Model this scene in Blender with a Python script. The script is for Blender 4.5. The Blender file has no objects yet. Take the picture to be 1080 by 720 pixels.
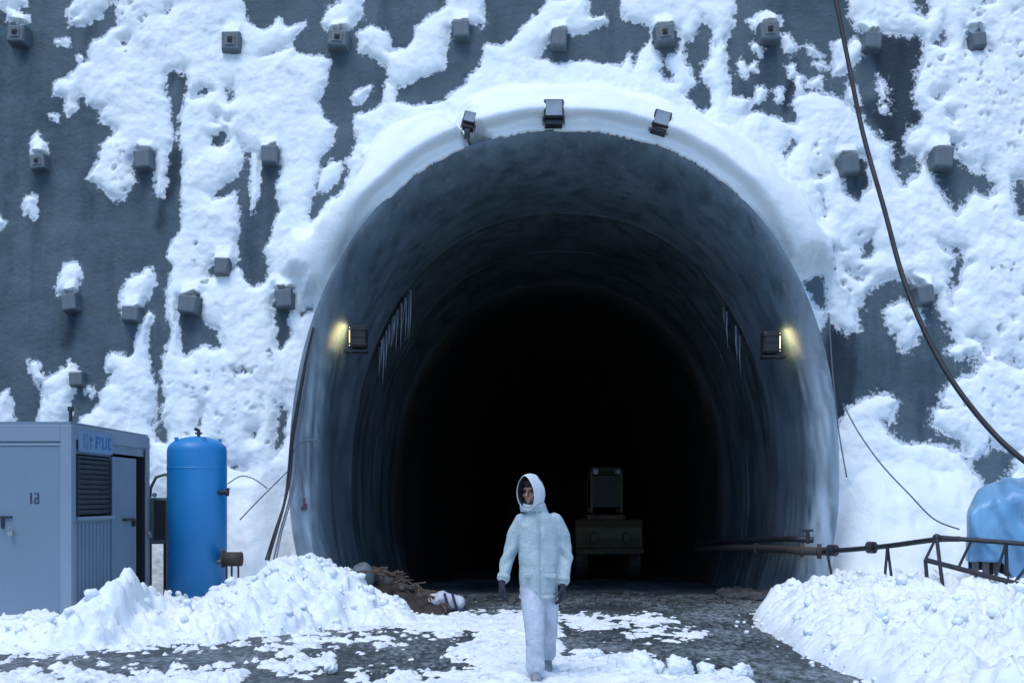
import bpy, math, random
import numpy as np
from mathutils import Vector, Matrix, Quaternion
random.seed(7)
rng = np.random.RandomState(11)
S = bpy.context.scene
COL = S.collection
F, CX, HY, CZ = 1100.0, 540.0, 525.0, 1.6      # focal length (px of the photo), principal column, horizon row, eye height

def P(px, py, d):
    return Vector(((px - CX) * d / F, d, CZ - (py - HY) * d / F))

# ------------------------------------------------------------------ noise
_perm = np.arange(256); rng.shuffle(_perm); _perm = np.concatenate([_perm, _perm, _perm])
_ga = rng.rand(256) * 2 * np.pi
_gx, _gy = np.cos(_ga), np.sin(_ga)
def perlin(x, y, seed=0):
    x = np.asarray(x, float) + seed * 17.31; y = np.asarray(y, float) + seed * 9.77
    xi = np.floor(x).astype(int); yi = np.floor(y).astype(int)
    xf = x - xi; yf = y - yi
    u = xf**3 * (xf * (xf * 6 - 15) + 10); v = yf**3 * (yf * (yf * 6 - 15) + 10)
    def g(ix, iy, dx, dy):
        h = _perm[_perm[ix & 255] + (iy & 255)]
        return _gx[h] * dx + _gy[h] * dy
    a = g(xi, yi, xf, yf); b = g(xi + 1, yi, xf - 1, yf)
    c = g(xi, yi + 1, xf, yf - 1); d = g(xi + 1, yi + 1, xf - 1, yf - 1)
    return (a + u * (b - a) + v * ((c + u * (d - c)) - (a + u * (b - a)))) * 1.41
def fbm(x, y, oct=4, seed=0, gain=0.5):
    s = 0; a = 1; f = 1; n = 0
    for i in range(oct):
        s = s + a * perlin(x * f, y * f, seed + i * 3); n += a; a *= gain; f *= 2.03
    return s / n
def billow(x, y, oct=3, seed=0, gain=0.5):
    s = 0; a = 1; f = 1; n = 0
    for i in range(oct):
        s = s + a * np.abs(perlin(x * f, y * f, seed + i * 5)); n += a; a *= gain; f *= 2.1
    return s / n
def sstep(a, b, x):
    t = np.clip((x - a) / (b - a), 0, 1); return t * t * (3 - 2 * t)
def worley(x, y, seed=0):
    x = np.asarray(x, float); y = np.asarray(y, float)
    xi = np.floor(x).astype(int); yi = np.floor(y).astype(int)
    best = np.full(x.shape, 9.0)
    for dx in (-1, 0, 1):
        for dy in (-1, 0, 1):
            h = _perm[_perm[(xi + dx + seed * 7) & 255] + ((yi + dy) & 255)]
            h2 = _perm[(h + 91) & 255]
            d = np.hypot(xi + dx + h / 255. - x, yi + dy + h2 / 255. - y)
            best = np.minimum(best, d)
    return best

# ------------------------------------------------------------------ materials
def nodes(name):
    m = bpy.data.materials.new(name); m.use_nodes = True
    nt = m.node_tree; b = nt.nodes['Principled BSDF']
    return m, nt, b
def N(nt, t, **kw):
    n = nt.nodes.new(t)
    for k, v in kw.items():
        if k.startswith('i_'):
            n.inputs[k[2:].replace('_', ' ')].default_value = v
        else: setattr(n, k, v)
    return n
def L(nt, a, b): nt.links.new(a, b)
def ramp(nt, fac, stops):
    r = nt.nodes.new('ShaderNodeValToRGB'); e = r.color_ramp.elements
    while len(e) < len(stops): e.new(0.5)
    for i, (p, c) in enumerate(stops):
        e[i].position = p; e[i].color = (c[0], c[1], c[2], 1) if not isinstance(c, (int, float)) else (c, c, c, 1)
    L(nt, fac, r.inputs['Fac']); return r.outputs['Color']
def coords(nt, scale=(1, 1, 1)):
    tc = N(nt, 'ShaderNodeTexCoord'); mp = N(nt, 'ShaderNodeMapping'); mp.inputs['Scale'].default_value = scale
    L(nt, tc.outputs['Object'], mp.inputs['Vector']); return mp.outputs['Vector']
def mix(nt, fac, a, b, mode='MIX'):
    m = nt.nodes.new('ShaderNodeMixRGB'); m.blend_type = mode
    for s, v in ((m.inputs['Fac'], fac), (m.inputs['Color1'], a), (m.inputs['Color2'], b)):
        if hasattr(v, 'is_output'): L(nt, v, s)
        elif isinstance(v, (int, float)): s.default_value = v if s.type == 'VALUE' else (v, v, v, 1)
        else: s.default_value = (v[0], v[1], v[2], 1)
    return m.outputs['Color']
def bump(nt, b, h, strength=0.3, dist=0.02):
    bp = N(nt, 'ShaderNodeBump'); bp.inputs['Strength'].default_value = strength; bp.inputs['Distance'].default_value = dist
    L(nt, h, bp.inputs['Height']); L(nt, bp.outputs['Normal'], b.inputs['Normal'])
def noise(nt, vec, scale, detail=4, rough=0.55):
    n = N(nt, 'ShaderNodeTexNoise'); n.inputs['Scale'].default_value = scale
    n.inputs['Detail'].default_value = detail; n.inputs['Roughness'].default_value = rough
    L(nt, vec, n.inputs['Vector']); return n.outputs['Fac']

def mat_snow(name='snow', dirt=0.0):
    m, nt, b = nodes(name); v = coords(nt)
    n1 = noise(nt, v, 1.3, 5); n2 = noise(nt, v, 26, 5, 0.65); n3 = noise(nt, v, 7, 4)
    c = ramp(nt, n1, [(0.3, (0.75, 0.82, 0.86)), (0.7, (0.85, 0.895, 0.905))])
    if dirt:
        d = ramp(nt, mix(nt, 0.5, n3, noise(nt, v, 17, 5, 0.7)), [(0.53, 0.0), (0.66, dirt)])
        c = mix(nt, d, c, (0.34, 0.39, 0.45))
    L(nt, c, b.inputs['Base Color']); b.inputs['Roughness'].default_value = 0.75
    b.inputs['Specular IOR Level'].default_value = 0.25
    h = mix(nt, 0.4, noise(nt, v, 11, 7, 0.72), n2)
    bump(nt, b, h, 0.5, 0.045)
    return m
def mat_shotcrete():
    m, nt, b = nodes('shotcrete'); v = coords(nt)
    n1 = noise(nt, v, 0.55, 6, 0.6); n2 = noise(nt, v, 14, 5, 0.6); n3 = noise(nt, coords(nt, (1.6, 1.6, 0.12)), 1.5, 4)
    n4 = noise(nt, v, 3.2, 4)
    c = ramp(nt, n1, [(0.28, (0.048, 0.076, 0.094)), (0.72, (0.105, 0.145, 0.170))])
    c = mix(nt, ramp(nt, n3, [(0.5, 0.0), (0.72, 0.75)]), c, (0.026, 0.046, 0.066))
    c = mix(nt, ramp(nt, n4, [(0.48, 0.0), (0.75, 0.55)]), c, (0.100, 0.148, 0.18))
    at = N(nt, 'ShaderNodeAttribute'); at.attribute_name = 'wet_shade'
    c = mix(nt, at.outputs['Fac'], c, (0.014, 0.025, 0.040))  # damp stains and painted block shade share this dark tone
    fa = N(nt, 'ShaderNodeAttribute'); fa.attribute_name = 'frost_jamb_light'
    n5 = noise(nt, v, 9, 6, 0.75)
    ad = N(nt, 'ShaderNodeMath'); ad.operation = 'MULTIPLY_ADD'; L(nt, fa.outputs['Fac'], ad.inputs[0]); ad.inputs[1].default_value = 0.40; L(nt, n5, ad.inputs[2])
    c = mix(nt, ramp(nt, ad.outputs[0], [(0.74, 0.0), (0.84, 0.85)]), c, (0.70, 0.75, 0.81))
    L(nt, c, b.inputs['Base Color'])
    b.inputs['Roughness'].default_value = 0.75; b.inputs['Specular IOR Level'].default_value = 0.25
    bump(nt, b, mix(nt, 0.5, n2, noise(nt, v, 5, 6, 0.7)), 0.85, 0.05)
    return m
def mat_concrete(name, lo, hi, streak=(0.03, 0.035, 0.04), lime=0.0, rough=0.6, sdark=0.75):
    m, nt, b = nodes(name); v = coords(nt)
    n1 = noise(nt, v, 0.9, 6, 0.6); n2 = noise(nt, v, 18, 4); vs = coords(nt, (2.2, 2.2, 0.10))
    n3 = noise(nt, vs, 1.8, 5); n4 = noise(nt, coords(nt, (5, 5, 0.09)), 2.0, 4)
    c = ramp(nt, n1, [(0.3, lo), (0.7, hi)])
    c = mix(nt, ramp(nt, n3, [(0.46, 0.0), (0.7, sdark)]), c, streak)
    if lime: c = mix(nt, ramp(nt, n4, [(0.60, 0.0), (0.72, lime)]), c, (0.26, 0.28, 0.29))
    fa = N(nt, 'ShaderNodeAttribute'); fa.attribute_name = 'frost_jamb_light'
    c = mix(nt, fa.outputs['Fac'], c, (0.37, 0.46, 0.54))
    L(nt, c, b.inputs['Base Color'])
    L(nt, ramp(nt, n3, [(0.4, rough), (0.7, rough * 0.7)]), b.inputs['Roughness'])
    bump(nt, b, mix(nt, 0.5, n2, n1), 0.35, 0.03)
    return m
def mat_paint(name, col, rough=0.45, metal=0.0, wear=0.25, wearcol=None, scale=3.0):
    m, nt, b = nodes(name); v = coords(nt)
    n1 = noise(nt, v, scale, 5, 0.6); n2 = noise(nt, coords(nt, (3, 3, 0.35)), scale, 4)
    wc = wearcol or tuple(x * 0.55 for x in col)
    c = mix(nt, ramp(nt, n1, [(0.45, 0.0), (0.8, wear)]), col, wc)
    c = mix(nt, ramp(nt, n2, [(0.5, 0.0), (0.8, wear * 0.7)]), c, wc)
    L(nt, c, b.inputs['Base Color'])
    L(nt, ramp(nt, n1, [(0.3, rough * 0.8), (0.7, min(1, rough * 1.3))]), b.inputs['Roughness'])
    b.inputs['Metallic'].default_value = metal
    bump(nt, b, noise(nt, v, scale * 9, 3), 0.08, 0.01)
    return m
def mat_cloth(name, col, col2, scale=6, rough=0.8, bs=0.3):
    m, nt, b = nodes(name); v = coords(nt)
    n1 = noise(nt, v, scale, 4); n2 = noise(nt, v, scale * 12, 3)
    L(nt, ramp(nt, n1, [(0.3, col2), (0.7, col)]), b.inputs['Base Color'])
    b.inputs['Roughness'].default_value = rough
    bump(nt, b, mix(nt, 0.3, noise(nt, v, scale * 2, 5, 0.6), n2), bs, 0.03)
    return m
def mat_ground():
    m, nt, b = nodes('wet_gravel'); v = coords(nt)
    n1 = noise(nt, v, 0.8, 6, 0.6); n2 = noise(nt, v, 30, 5, 0.7); n3 = noise(nt, v, 7, 4)
    c = ramp(nt, n1, [(0.3, (0.016, 0.025, 0.027)), (0.7, (0.045, 0.062, 0.064))])
    c = mix(nt, ramp(nt, n2, [(0.5, 0.0), (0.75, 0.6)]), c, (0.09, 0.105, 0.11))
    dz = noise(nt, coords(nt, (1, 0.45, 1)), 15, 7, 0.75); dl = noise(nt, coords(nt, (1, .5, 1)), 1.0, 4)
    ad = N(nt, 'ShaderNodeMath'); ad.operation = 'MULTIPLY_ADD'; L(nt, dl, ad.inputs[0]); ad.inputs[1].default_value = 0.55; L(nt, dz, ad.inputs[2])
    c = mix(nt, ramp(nt, ad.outputs[0], [(0.74, 0.0), (1.05, 0.7)]), c, (0.42, 0.50, 0.56))
    L(nt, c, b.inputs['Base Color'])
    L(nt, ramp(nt, n1, [(0.35, 0.36), (0.65, 0.75)]), b.inputs['Roughness'])
    bump(nt, b, mix(nt, 0.5, n2, n3), 0.4, 0.03)
    return m
def mat_emit(name, col, s):
    m, nt, b = nodes(name)
    b.inputs['Base Color'].default_value = (*col, 1); b.inputs['Emission Color'].default_value = (*col, 1)
    b.inputs['Emission Strength'].default_value = s
    return m
def mat_glass(name, col, rough=0.08):
    m, nt, b = nodes(name); v = coords(nt)
    L(nt, ramp(nt, noise(nt, v, 3, 3), [(0.3, tuple(c * 0.6 for c in col)), (0.7, col)]), b.inputs['Base Color'])
    b.inputs['Roughness'].default_value = rough
    return m
def mat_ice():
    m, nt, b = nodes('ice'); v = coords(nt)
    L(nt, ramp(nt, noise(nt, v, 4, 3), [(0.3, (0.14, 0.17, 0.21)), (0.7, (0.26, 0.31, 0.36))]), b.inputs['Base Color'])
    b.inputs['Roughness'].default_value = 0.2
    return m
M = {}
M['snow'] = mat_snow()
M['snow_dirty'] = mat_snow('trodden_snow', 0.9)
M['snow_bank'] = mat_snow('ploughed_snow', 0.35)
M['shotcrete'] = mat_shotcrete()
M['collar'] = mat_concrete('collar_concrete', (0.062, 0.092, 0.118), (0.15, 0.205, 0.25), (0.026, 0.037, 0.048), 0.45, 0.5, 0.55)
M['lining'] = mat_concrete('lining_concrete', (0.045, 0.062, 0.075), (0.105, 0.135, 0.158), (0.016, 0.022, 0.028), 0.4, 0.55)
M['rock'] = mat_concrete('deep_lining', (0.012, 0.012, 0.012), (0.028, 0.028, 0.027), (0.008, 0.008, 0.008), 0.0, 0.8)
M['pad'] = mat_concrete('pad_concrete', (0.075, 0.10, 0.12), (0.125, 0.16, 0.185), (0.045, 0.06, 0.075), 0.0, 0.7, 0.5)
M['steel'] = mat_paint('dull_steel', (0.16, 0.175, 0.19), 0.5, 0.6, 0.5, (0.08, 0.07, 0.065))
M['dark_steel'] = mat_paint('dark_steel', (0.03, 0.034, 0.042), 0.5, 0.4, 0.4, (0.05, 0.035, 0.03))
M['rust'] = mat_paint('rusty_pipe', (0.045, 0.037, 0.036), 0.75, 0.1, 0.6, (0.075, 0.045, 0.036))
M['cabin'] = mat_paint('cabin_grey', (0.155, 0.225, 0.30), 0.5, 0.0, 0.3, (0.13, 0.18, 0.24), 1.6)
M['cabin_light'] = mat_paint('cabin_trim', (0.20, 0.27, 0.35), 0.5, 0.0, 0.3, (0.16, 0.2, 0.26), 2)
M['cabin_dark'] = mat_paint('cabin_shutter', (0.028, 0.034, 0.048), 0.5, 0.0, 0.3, (0.05, 0.05, 0.06))
M['plate_blue'] = mat_paint('sign_blue', (0.17, 0.29, 0.46), 0.5)
M['ink_blue'] = mat_paint('lettering_blue', (0.04, 0.15, 0.40), 0.5, wear=0.15)
M['ink_teal'] = mat_paint('lettering_teal', (0.09, 0.20, 0.32), 0.5, wear=0.15)
M['ink_dark'] = mat_paint('stencil_dark', (0.02, 0.035, 0.075), 0.6)
M['tank'] = mat_paint('tank_blue', (0.010, 0.205, 0.50), 0.42, 0.0, 0.3, (0.008, 0.13, 0.36), 2.2)
M['green_grey'] = mat_paint('cabinet_green', (0.10, 0.15, 0.155), 0.55)
M['rubber'] = mat_paint('rubber_black', (0.012, 0.013, 0.018), 0.6, 0, 0.3, (0.03, 0.03, 0.035))
M['zip'] = mat_paint('zip_grey', (0.33, 0.41, 0.46), 0.6)
M['wire'] = mat_paint('wire_grey', (0.10, 0.12, 0.16), 0.6)
M['tarp'] = mat_cloth('tarp_blue', (0.17, 0.37, 0.57), (0.11, 0.27, 0.46), 2.5, 0.4, 0.25)
M['wood'] = mat_paint('weathered_wood', (0.17, 0.16, 0.17), 0.8, 0, 0.5, (0.06, 0.05, 0.05), 6)
M['earth'] = mat_paint('earth', (0.035, 0.027, 0.024), 0.9, 0, 0.6, (0.07, 0.05, 0.042), 8)
M['stone'] = mat_paint('stone', (0.06, 0.062, 0.065), 0.85, 0, 0.6, (0.025, 0.025, 0.027), 8)
M['stick'] = mat_paint('dry_branch', (0.10, 0.068, 0.05), 0.85, 0, 0.6, (0.05, 0.035, 0.03), 8)
M['sack'] = mat_cloth('sack_cloth', (0.55, 0.57, 0.62), (0.40, 0.42, 0.48), 9)
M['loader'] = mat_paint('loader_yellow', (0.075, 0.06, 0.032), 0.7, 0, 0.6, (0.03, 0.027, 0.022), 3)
M['glass'] = mat_glass('cab_glass', (0.010, 0.012, 0.016), 0.6)
M['lens'] = mat_glass('lamp_glass', (0.30, 0.35, 0.40), 0.15)
M['jacket'] = mat_cloth('jacket_cloth', (0.44, 0.53, 0.56), (0.32, 0.41, 0.45), 5, 0.75, 0.9)
M['trouser'] = mat_cloth('trouser_cloth', (0.56, 0.62, 0.70), (0.38, 0.44, 0.52), 9, 0.8, 0.9)
M['hoodtrim'] = mat_cloth('hood_cloth', (0.66, 0.72, 0.77), (0.55, 0.62, 0.67), 12, 0.8, 0.4)
M['glove'] = mat_cloth('glove_cloth', (0.012, 0.014, 0.024), (0.02, 0.022, 0.035), 12)
M['skin'] = mat_cloth('skin', (0.36, 0.20, 0.145), (0.30, 0.155, 0.11), 14, 0.5, 0.1)
M['hair'] = mat_cloth('hair', (0.012, 0.010, 0.012), (0.02, 0.016, 0.016), 30, 0.6, 0.5)
M['boot'] = mat_cloth('boot', (0.30, 0.32, 0.35), (0.15, 0.16, 0.18), 12, 0.6)
M['lamp_on'] = mat_emit('lamp_glow', (1.0, 0.82, 0.42), 1.6)
M['red'] = mat_paint('red_paint', (0.085, 0.05, 0.085), 0.7)
M['ice'] = mat_ice()

# ------------------------------------------------------------------ mesh helpers
def link(name, me, mat, parent=None, smooth=False):
    o = bpy.data.objects.new(name, me); COL.objects.link(o)
    if mat is not None: me.materials.append(M[mat] if isinstance(mat, str) else mat)
    if smooth: me.polygons.foreach_set('use_smooth', [True] * len(me.polygons))
    if parent is not None: o.parent = parent
    return o
class MB:
    def __init__(s): s.v = []; s.f = []
    def add(s, vs, fs):
        k = len(s.v); s.v += [tuple(x) for x in vs]; s.f += [tuple(i + k for i in f) for f in fs]; return s
    def box(s, c, size, rot=None, taper=1.0, bev=0.0):
        hx, hy, hz = [q / 2 for q in size]; c = Vector(c)
        if bev <= 0:
            vs = [(-hx, -hy, -hz), (hx, -hy, -hz), (hx, hy, -hz), (-hx, hy, -hz), (-hx, -hy, hz), (hx, -hy, hz), (hx, hy, hz), (-hx, hy, hz)]
            fs = [(0, 3, 2, 1), (4, 5, 6, 7), (0, 1, 5, 4), (1, 2, 6, 5), (2, 3, 7, 6), (3, 0, 4, 7)]
        else:                                   # chamfered along every edge of the front/back outline
            e = min(bev, hx * .9, hz * .9, hy * .9)
            def ring(y, q):
                return [(-hx + q + e * 0, y, -hz + q), (hx - q, y, -hz + q), (hx - q, y, hz - q), (-hx + q, y, hz - q)]
            def oct_(y, q):
                X, Z = hx - q, hz - q; b = e
                return [(-X + b, y, -Z), (X - b, y, -Z), (X, y, -Z + b), (X, y, Z - b), (X - b, y, Z), (-X + b, y, Z), (-X, y, Z - b), (-X, y, -Z + b)]
            rs = [oct_(-hy, e), oct_(-hy + e, 0), oct_(hy - e, 0), oct_(hy, e)]
            vs = sum(rs, []); fs = []
            for r in range(3):
                for i in range(8):
                    a = r * 8 + i; b2 = r * 8 + (i + 1) % 8
                    fs.append((a, b2, b2 + 8, a + 8))
            fs.append(tuple(range(7, -1, -1))); fs.append(tuple(range(24, 32)))
        R = rot if rot is not None else Matrix.Identity(3)
        return s.add([c + R @ Vector(v) for v in vs], fs)
    def tube(s, pts, r, n=10, cap=True):
        pts = [Vector(p) for p in pts]; rs = r if isinstance(r, (list, tuple)) else [r] * len(pts)
        k = len(s.v); prev = None
        for i, p in enumerate(pts):
            t = (pts[min(i + 1, len(pts) - 1)] - pts[max(i - 1, 0)]).normalized()
            if prev is None:
                a = Vector((0, 0, 1)) if abs(t.z) < 0.9 else Vector((1, 0, 0))
                u = t.cross(a).normalized()
            else:
                u = (prev - t * prev.dot(t)).normalized()
            prev = u; w = t.cross(u)
            for j in range(n):
                an = 2 * math.pi * j / n
                s.v.append(tuple(p + (u * math.cos(an) + w * math.sin(an)) * rs[i]))
        for i in range(len(pts) - 1):
            for j in range(n):
                a = k + i * n + j; b = k + i * n + (j + 1) % n
                s.f.append((a, b, b + n, a + n))
        if cap:
            s.f.append(tuple(k + j for j in range(n - 1, -1, -1)))
            s.f.append(tuple(k + (len(pts) - 1) * n + j for j in range(n)))
        return s
    def loft(s, rings, n=20, cap=True):
        """rings: (centre, u-vector, w-vector) ellipses"""
        k = len(s.v)
        for c, u, w in rings:
            c, u, w = Vector(c), Vector(u), Vector(w)
            for j in range(n):
                an = 2 * math.pi * j / n
                s.v.append(tuple(c + u * math.cos(an) + w * math.sin(an)))
        for i in range(len(rings) - 1):
            for j in range(n):
                a = k + i * n + j; b = k + i * n + (j + 1) % n
                s.f.append((a, b, b + n, a + n))
        if cap:
            s.f.append(tuple(k + j for j in range(n - 1, -1, -1)))
            s.f.append(tuple(k + (len(rings) - 1) * n + j for j in range(n)))
        return s
    def ball(s, c, r, n=14, m=10, rot=None):
        c = Vector(c); rx, ry, rz = r if isinstance(r, (tuple, list)) else (r, r, r)
        R = rot if rot is not None else Matrix.Identity(3)
        vs = [c + R @ Vector((0, 0, -rz))]
        for i in range(1, m):
            ph = -math.pi / 2 + math.pi * i / m
            for j in range(n):
                a = 2 * math.pi * j / n
                vs.append(c + R @ Vector((rx * math.cos(ph) * math.cos(a), ry * math.cos(ph) * math.sin(a), rz * math.sin(ph))))
        vs.append(c + R @ Vector((0, 0, rz))); fs = []
        for j in range(n): fs.append((0, 1 + (j + 1) % n, 1 + j))
        for i in range(m - 2):
            for j in range(n):
                a = 1 + i * n + j; b = 1 + i * n + (j + 1) % n
                fs.append((a, b, b + n, a + n))
        t = len(vs) - 1; q = 1 + (m - 2) * n
        for j in range(n): fs.append((q + j, q + (j + 1) % n, t))
        return s.add(vs, fs)
    def mesh(s, name):
        me = bpy.data.meshes.new(name); me.from_pydata(s.v, [], s.f); me.update(); return me
    def build(s, name, mat, parent=None, smooth=False, bevel=0.0):
        me = s.mesh(name); o = link(name, me, mat, parent, smooth)
        if bevel:
            md = o.modifiers.new('bevel', 'BEVEL'); md.width = bevel; md.segments = 2; md.limit_method = 'ANGLE'
        return o
def tag(o, label=None, cat=None, group=None, kind=None):
    if label: o['label'] = label
    if cat: o['category'] = cat
    if group: o['group'] = group
    if kind: o['kind'] = kind
    return o
def thing(name, label, cat, loc=(0, 0, 0), group=None, rot=None):
    o = bpy.data.objects.new(name, None); COL.objects.link(o); o.location = loc
    if rot is not None: o.rotation_euler = rot
    return tag(o, label, cat, group)
def remeshed(mb, name, mat, parent, voxel, smooth_it=4, disp=None):
    me = mb.mesh(name + '_src'); o = bpy.data.objects.new(name, me); COL.objects.link(o)
    r = o.modifiers.new('r', 'REMESH'); r.mode = 'VOXEL'; r.voxel_size = voxel
    if smooth_it:
        sm = o.modifiers.new('s', 'SMOOTH'); sm.factor = 0.5; sm.iterations = smooth_it
    dg = bpy.context.evaluated_depsgraph_get()
    me2 = bpy.data.meshes.new_from_object(o.evaluated_get(dg))
    o.modifiers.clear(); o.data = me2; me2.name = name
    if disp:
        n = len(me2.vertices); co = np.empty(n * 3); me2.vertices.foreach_get('co', co); co = co.reshape(-1, 3)
        no = np.empty(n * 3); me2.vertices.foreach_get('normal', no); no = no.reshape(-1, 3)
        co = co + no * disp(co)[:, None]
        me2.vertices.foreach_set('co', co.ravel()); me2.update()
    me2.materials.clear(); me2.materials.append(M[mat])
    me2.polygons.foreach_set('use_smooth', [True] * len(me2.polygons))
    if parent is not None: o.parent = parent
    return o
def grid_mesh(name, V, keep, nu, nv, flip=False):
    """V (nu,nv,3); keep (nu-1,nv-1) cells"""
    idx = np.arange(nu * nv).reshape(nu, nv)
    a = idx[:-1, :-1][keep]; b = idx[1:, :-1][keep]; c = idx[1:, 1:][keep]; d = idx[:-1, 1:][keep]
    q = np.stack([a, d, c, b] if flip else [a, b, c, d], 1)
    used, inv = np.unique(q.ravel(), return_inverse=True)
    vs = V.reshape(-1, 3)[used]; q = inv.reshape(-1, 4)
    me = bpy.data.meshes.new(name)
    me.vertices.add(len(vs)); me.vertices.foreach_set('co', vs.astype(np.float32).ravel())
    me.loops.add(len(q) * 4); me.loops.foreach_set('vertex_index', q.astype(np.int32).ravel())
    me.polygons.add(len(q)); me.polygons.foreach_set('loop_start', (np.arange(len(q)) * 4).astype(np.int32))
    me.polygons.foreach_set('loop_total', np.full(len(q), 4, np.int32))
    me.update(calc_edges=True); me.validate()
    return me, used
# ------------------------------------------------------------------ traced outlines (photo pixels -> signed distance in pixels)
def poly_sd(poly, X, Y, R=30.0):
    out = np.full(X.shape, -R); p = np.array(poly, float)
    x0, y0 = p.min(0) - R; x1, y1 = p.max(0) + R
    m = (X > x0) & (X < x1) & (Y > y0) & (Y < y1)
    if not m.any(): return out
    x = X[m]; y = Y[m]; d2 = np.full(x.shape, 1e9); ins = np.zeros(x.shape, bool); n = len(p)
    for i in range(n):
        ax, ay = p[i]; bx, by = p[(i + 1) % n]; ex, ey = bx - ax, by - ay
        l2 = ex * ex + ey * ey + 1e-9
        t = np.clip(((x - ax) * ex + (y - ay) * ey) / l2, 0, 1)
        d2 = np.minimum(d2, (x - ax - t * ex)**2 + (y - ay - t * ey)**2)
        if ay != by:
            cr = ((ay > y) != (by > y)) & (x < (bx - ax) * (y - ay) / (by - ay) + ax); ins ^= cr
    d = np.sqrt(d2); out[m] = np.clip(np.where(ins, d, -d), -R, 60.0)
    return out

# ------------------------------------------------------------------ tunnel section
XC, ZC, A_, B_, B2, EN = 0.80, 1.90, 4.24, 5.37, 4.2, 2.2
YF = 16.0                                     # front of the concrete collar
def shear(y):                                 # tunnel bends a touch right and runs slightly downhill
    d = max(0.0, y - YF); return 0.036 * d, -0.048 * d
def prof_f(x, z, off=0.0):
    a = A_ + off; b = np.where(z > ZC, B_ + off, B2)
    return (np.abs((x - XC) / a)**EN + np.abs((z - ZC) / b)**EN)**(1 / EN)
def prof_r(x, z):
    e = 0.01; f = prof_f(x, z)
    gx = (prof_f(x + e, z) - f) / e; gz = (prof_f(x, z + e) - f) / e
    return (f - 1) / np.maximum(np.hypot(gx, gz), 0.05)
def prof_pts(off, n=96, zlow=-0.6):
    a = A_ + off; pts = []
    for sgn in (1,):
        pass
    up = []
    for i in range(n + 1):
        t = math.pi * i / n
        c, s_ = math.cos(t), math.sin(t)
        up.append((XC + a * math.copysign(abs(c)**(2 / EN), c), ZC + (B_ + off) * abs(s_)**(2 / EN)))
    low = []
    for k in range(1, 15):
        z = ZC + (zlow - ZC) * k / 14
        w = max(1 - ((ZC - z) / B2)**EN, 0)**(1 / EN)
        low.append((a * w, z))
    right = [(XC + w, z) for w, z in reversed(low)]; left = [(XC - w, z) for w, z in low]
    return right + up + left
def tunnel_rings(spec, jitter=0.0, seed=0):
    base = None; V = []
    for off, y in spec:
        sx, sz = shear(y); pp = prof_pts(off)
        V.append([(x + sx, y, z + sz) for x, z in pp])
    V = np.array(V)
    if jitter:
        s = np.arange(V.shape[1]) * 0.12
        for i in range(V.shape[0]):
            nz = fbm(s, np.full_like(s, V[i, 0, 1]) * 1.3, 3, seed) * jitter
            cx = V[i, :, 0] - XC; cz = V[i, :, 2] - ZC; l = np.hypot(cx, cz)
            V[i, :, 0] += cx / l * nz; V[i, :, 2] += cz / l * nz
    return V

# ------------------------------------------------------------------ wall surface
LEAN = 0.13
def Yw(x, z):
    return 16.45 + LEAN * z + 0.07 * fbm(x * 0.45, z * 0.45, 3, 2) + 0.03 * fbm(x * 1.7, z * 1.7, 3, 5)
def px_of(x, y, z): return CX + F * x / y, HY - F * (z - CZ) / y
def on_wall(px, py, off=0.0):
    d = 17.0
    for _ in range(8):
        p = P(px, py, d); d = float(Yw(p.x, p.z)) - off
    p = P(px, py, d); return Vector((p.x, d + off, p.z))
def axis(lo, hi, step, far_lo, far_hi, grow=1.35):
    c = list(np.arange(lo, hi + step / 2, step)); st = step; v = lo
    pre = []
    while v > far_lo: st *= grow; v -= st; pre.append(v)
    st = step; v = c[-1]; post = []
    while v < far_hi: st *= grow; v += st; post.append(v)
    return np.array(pre[::-1] + c + post)

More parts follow.
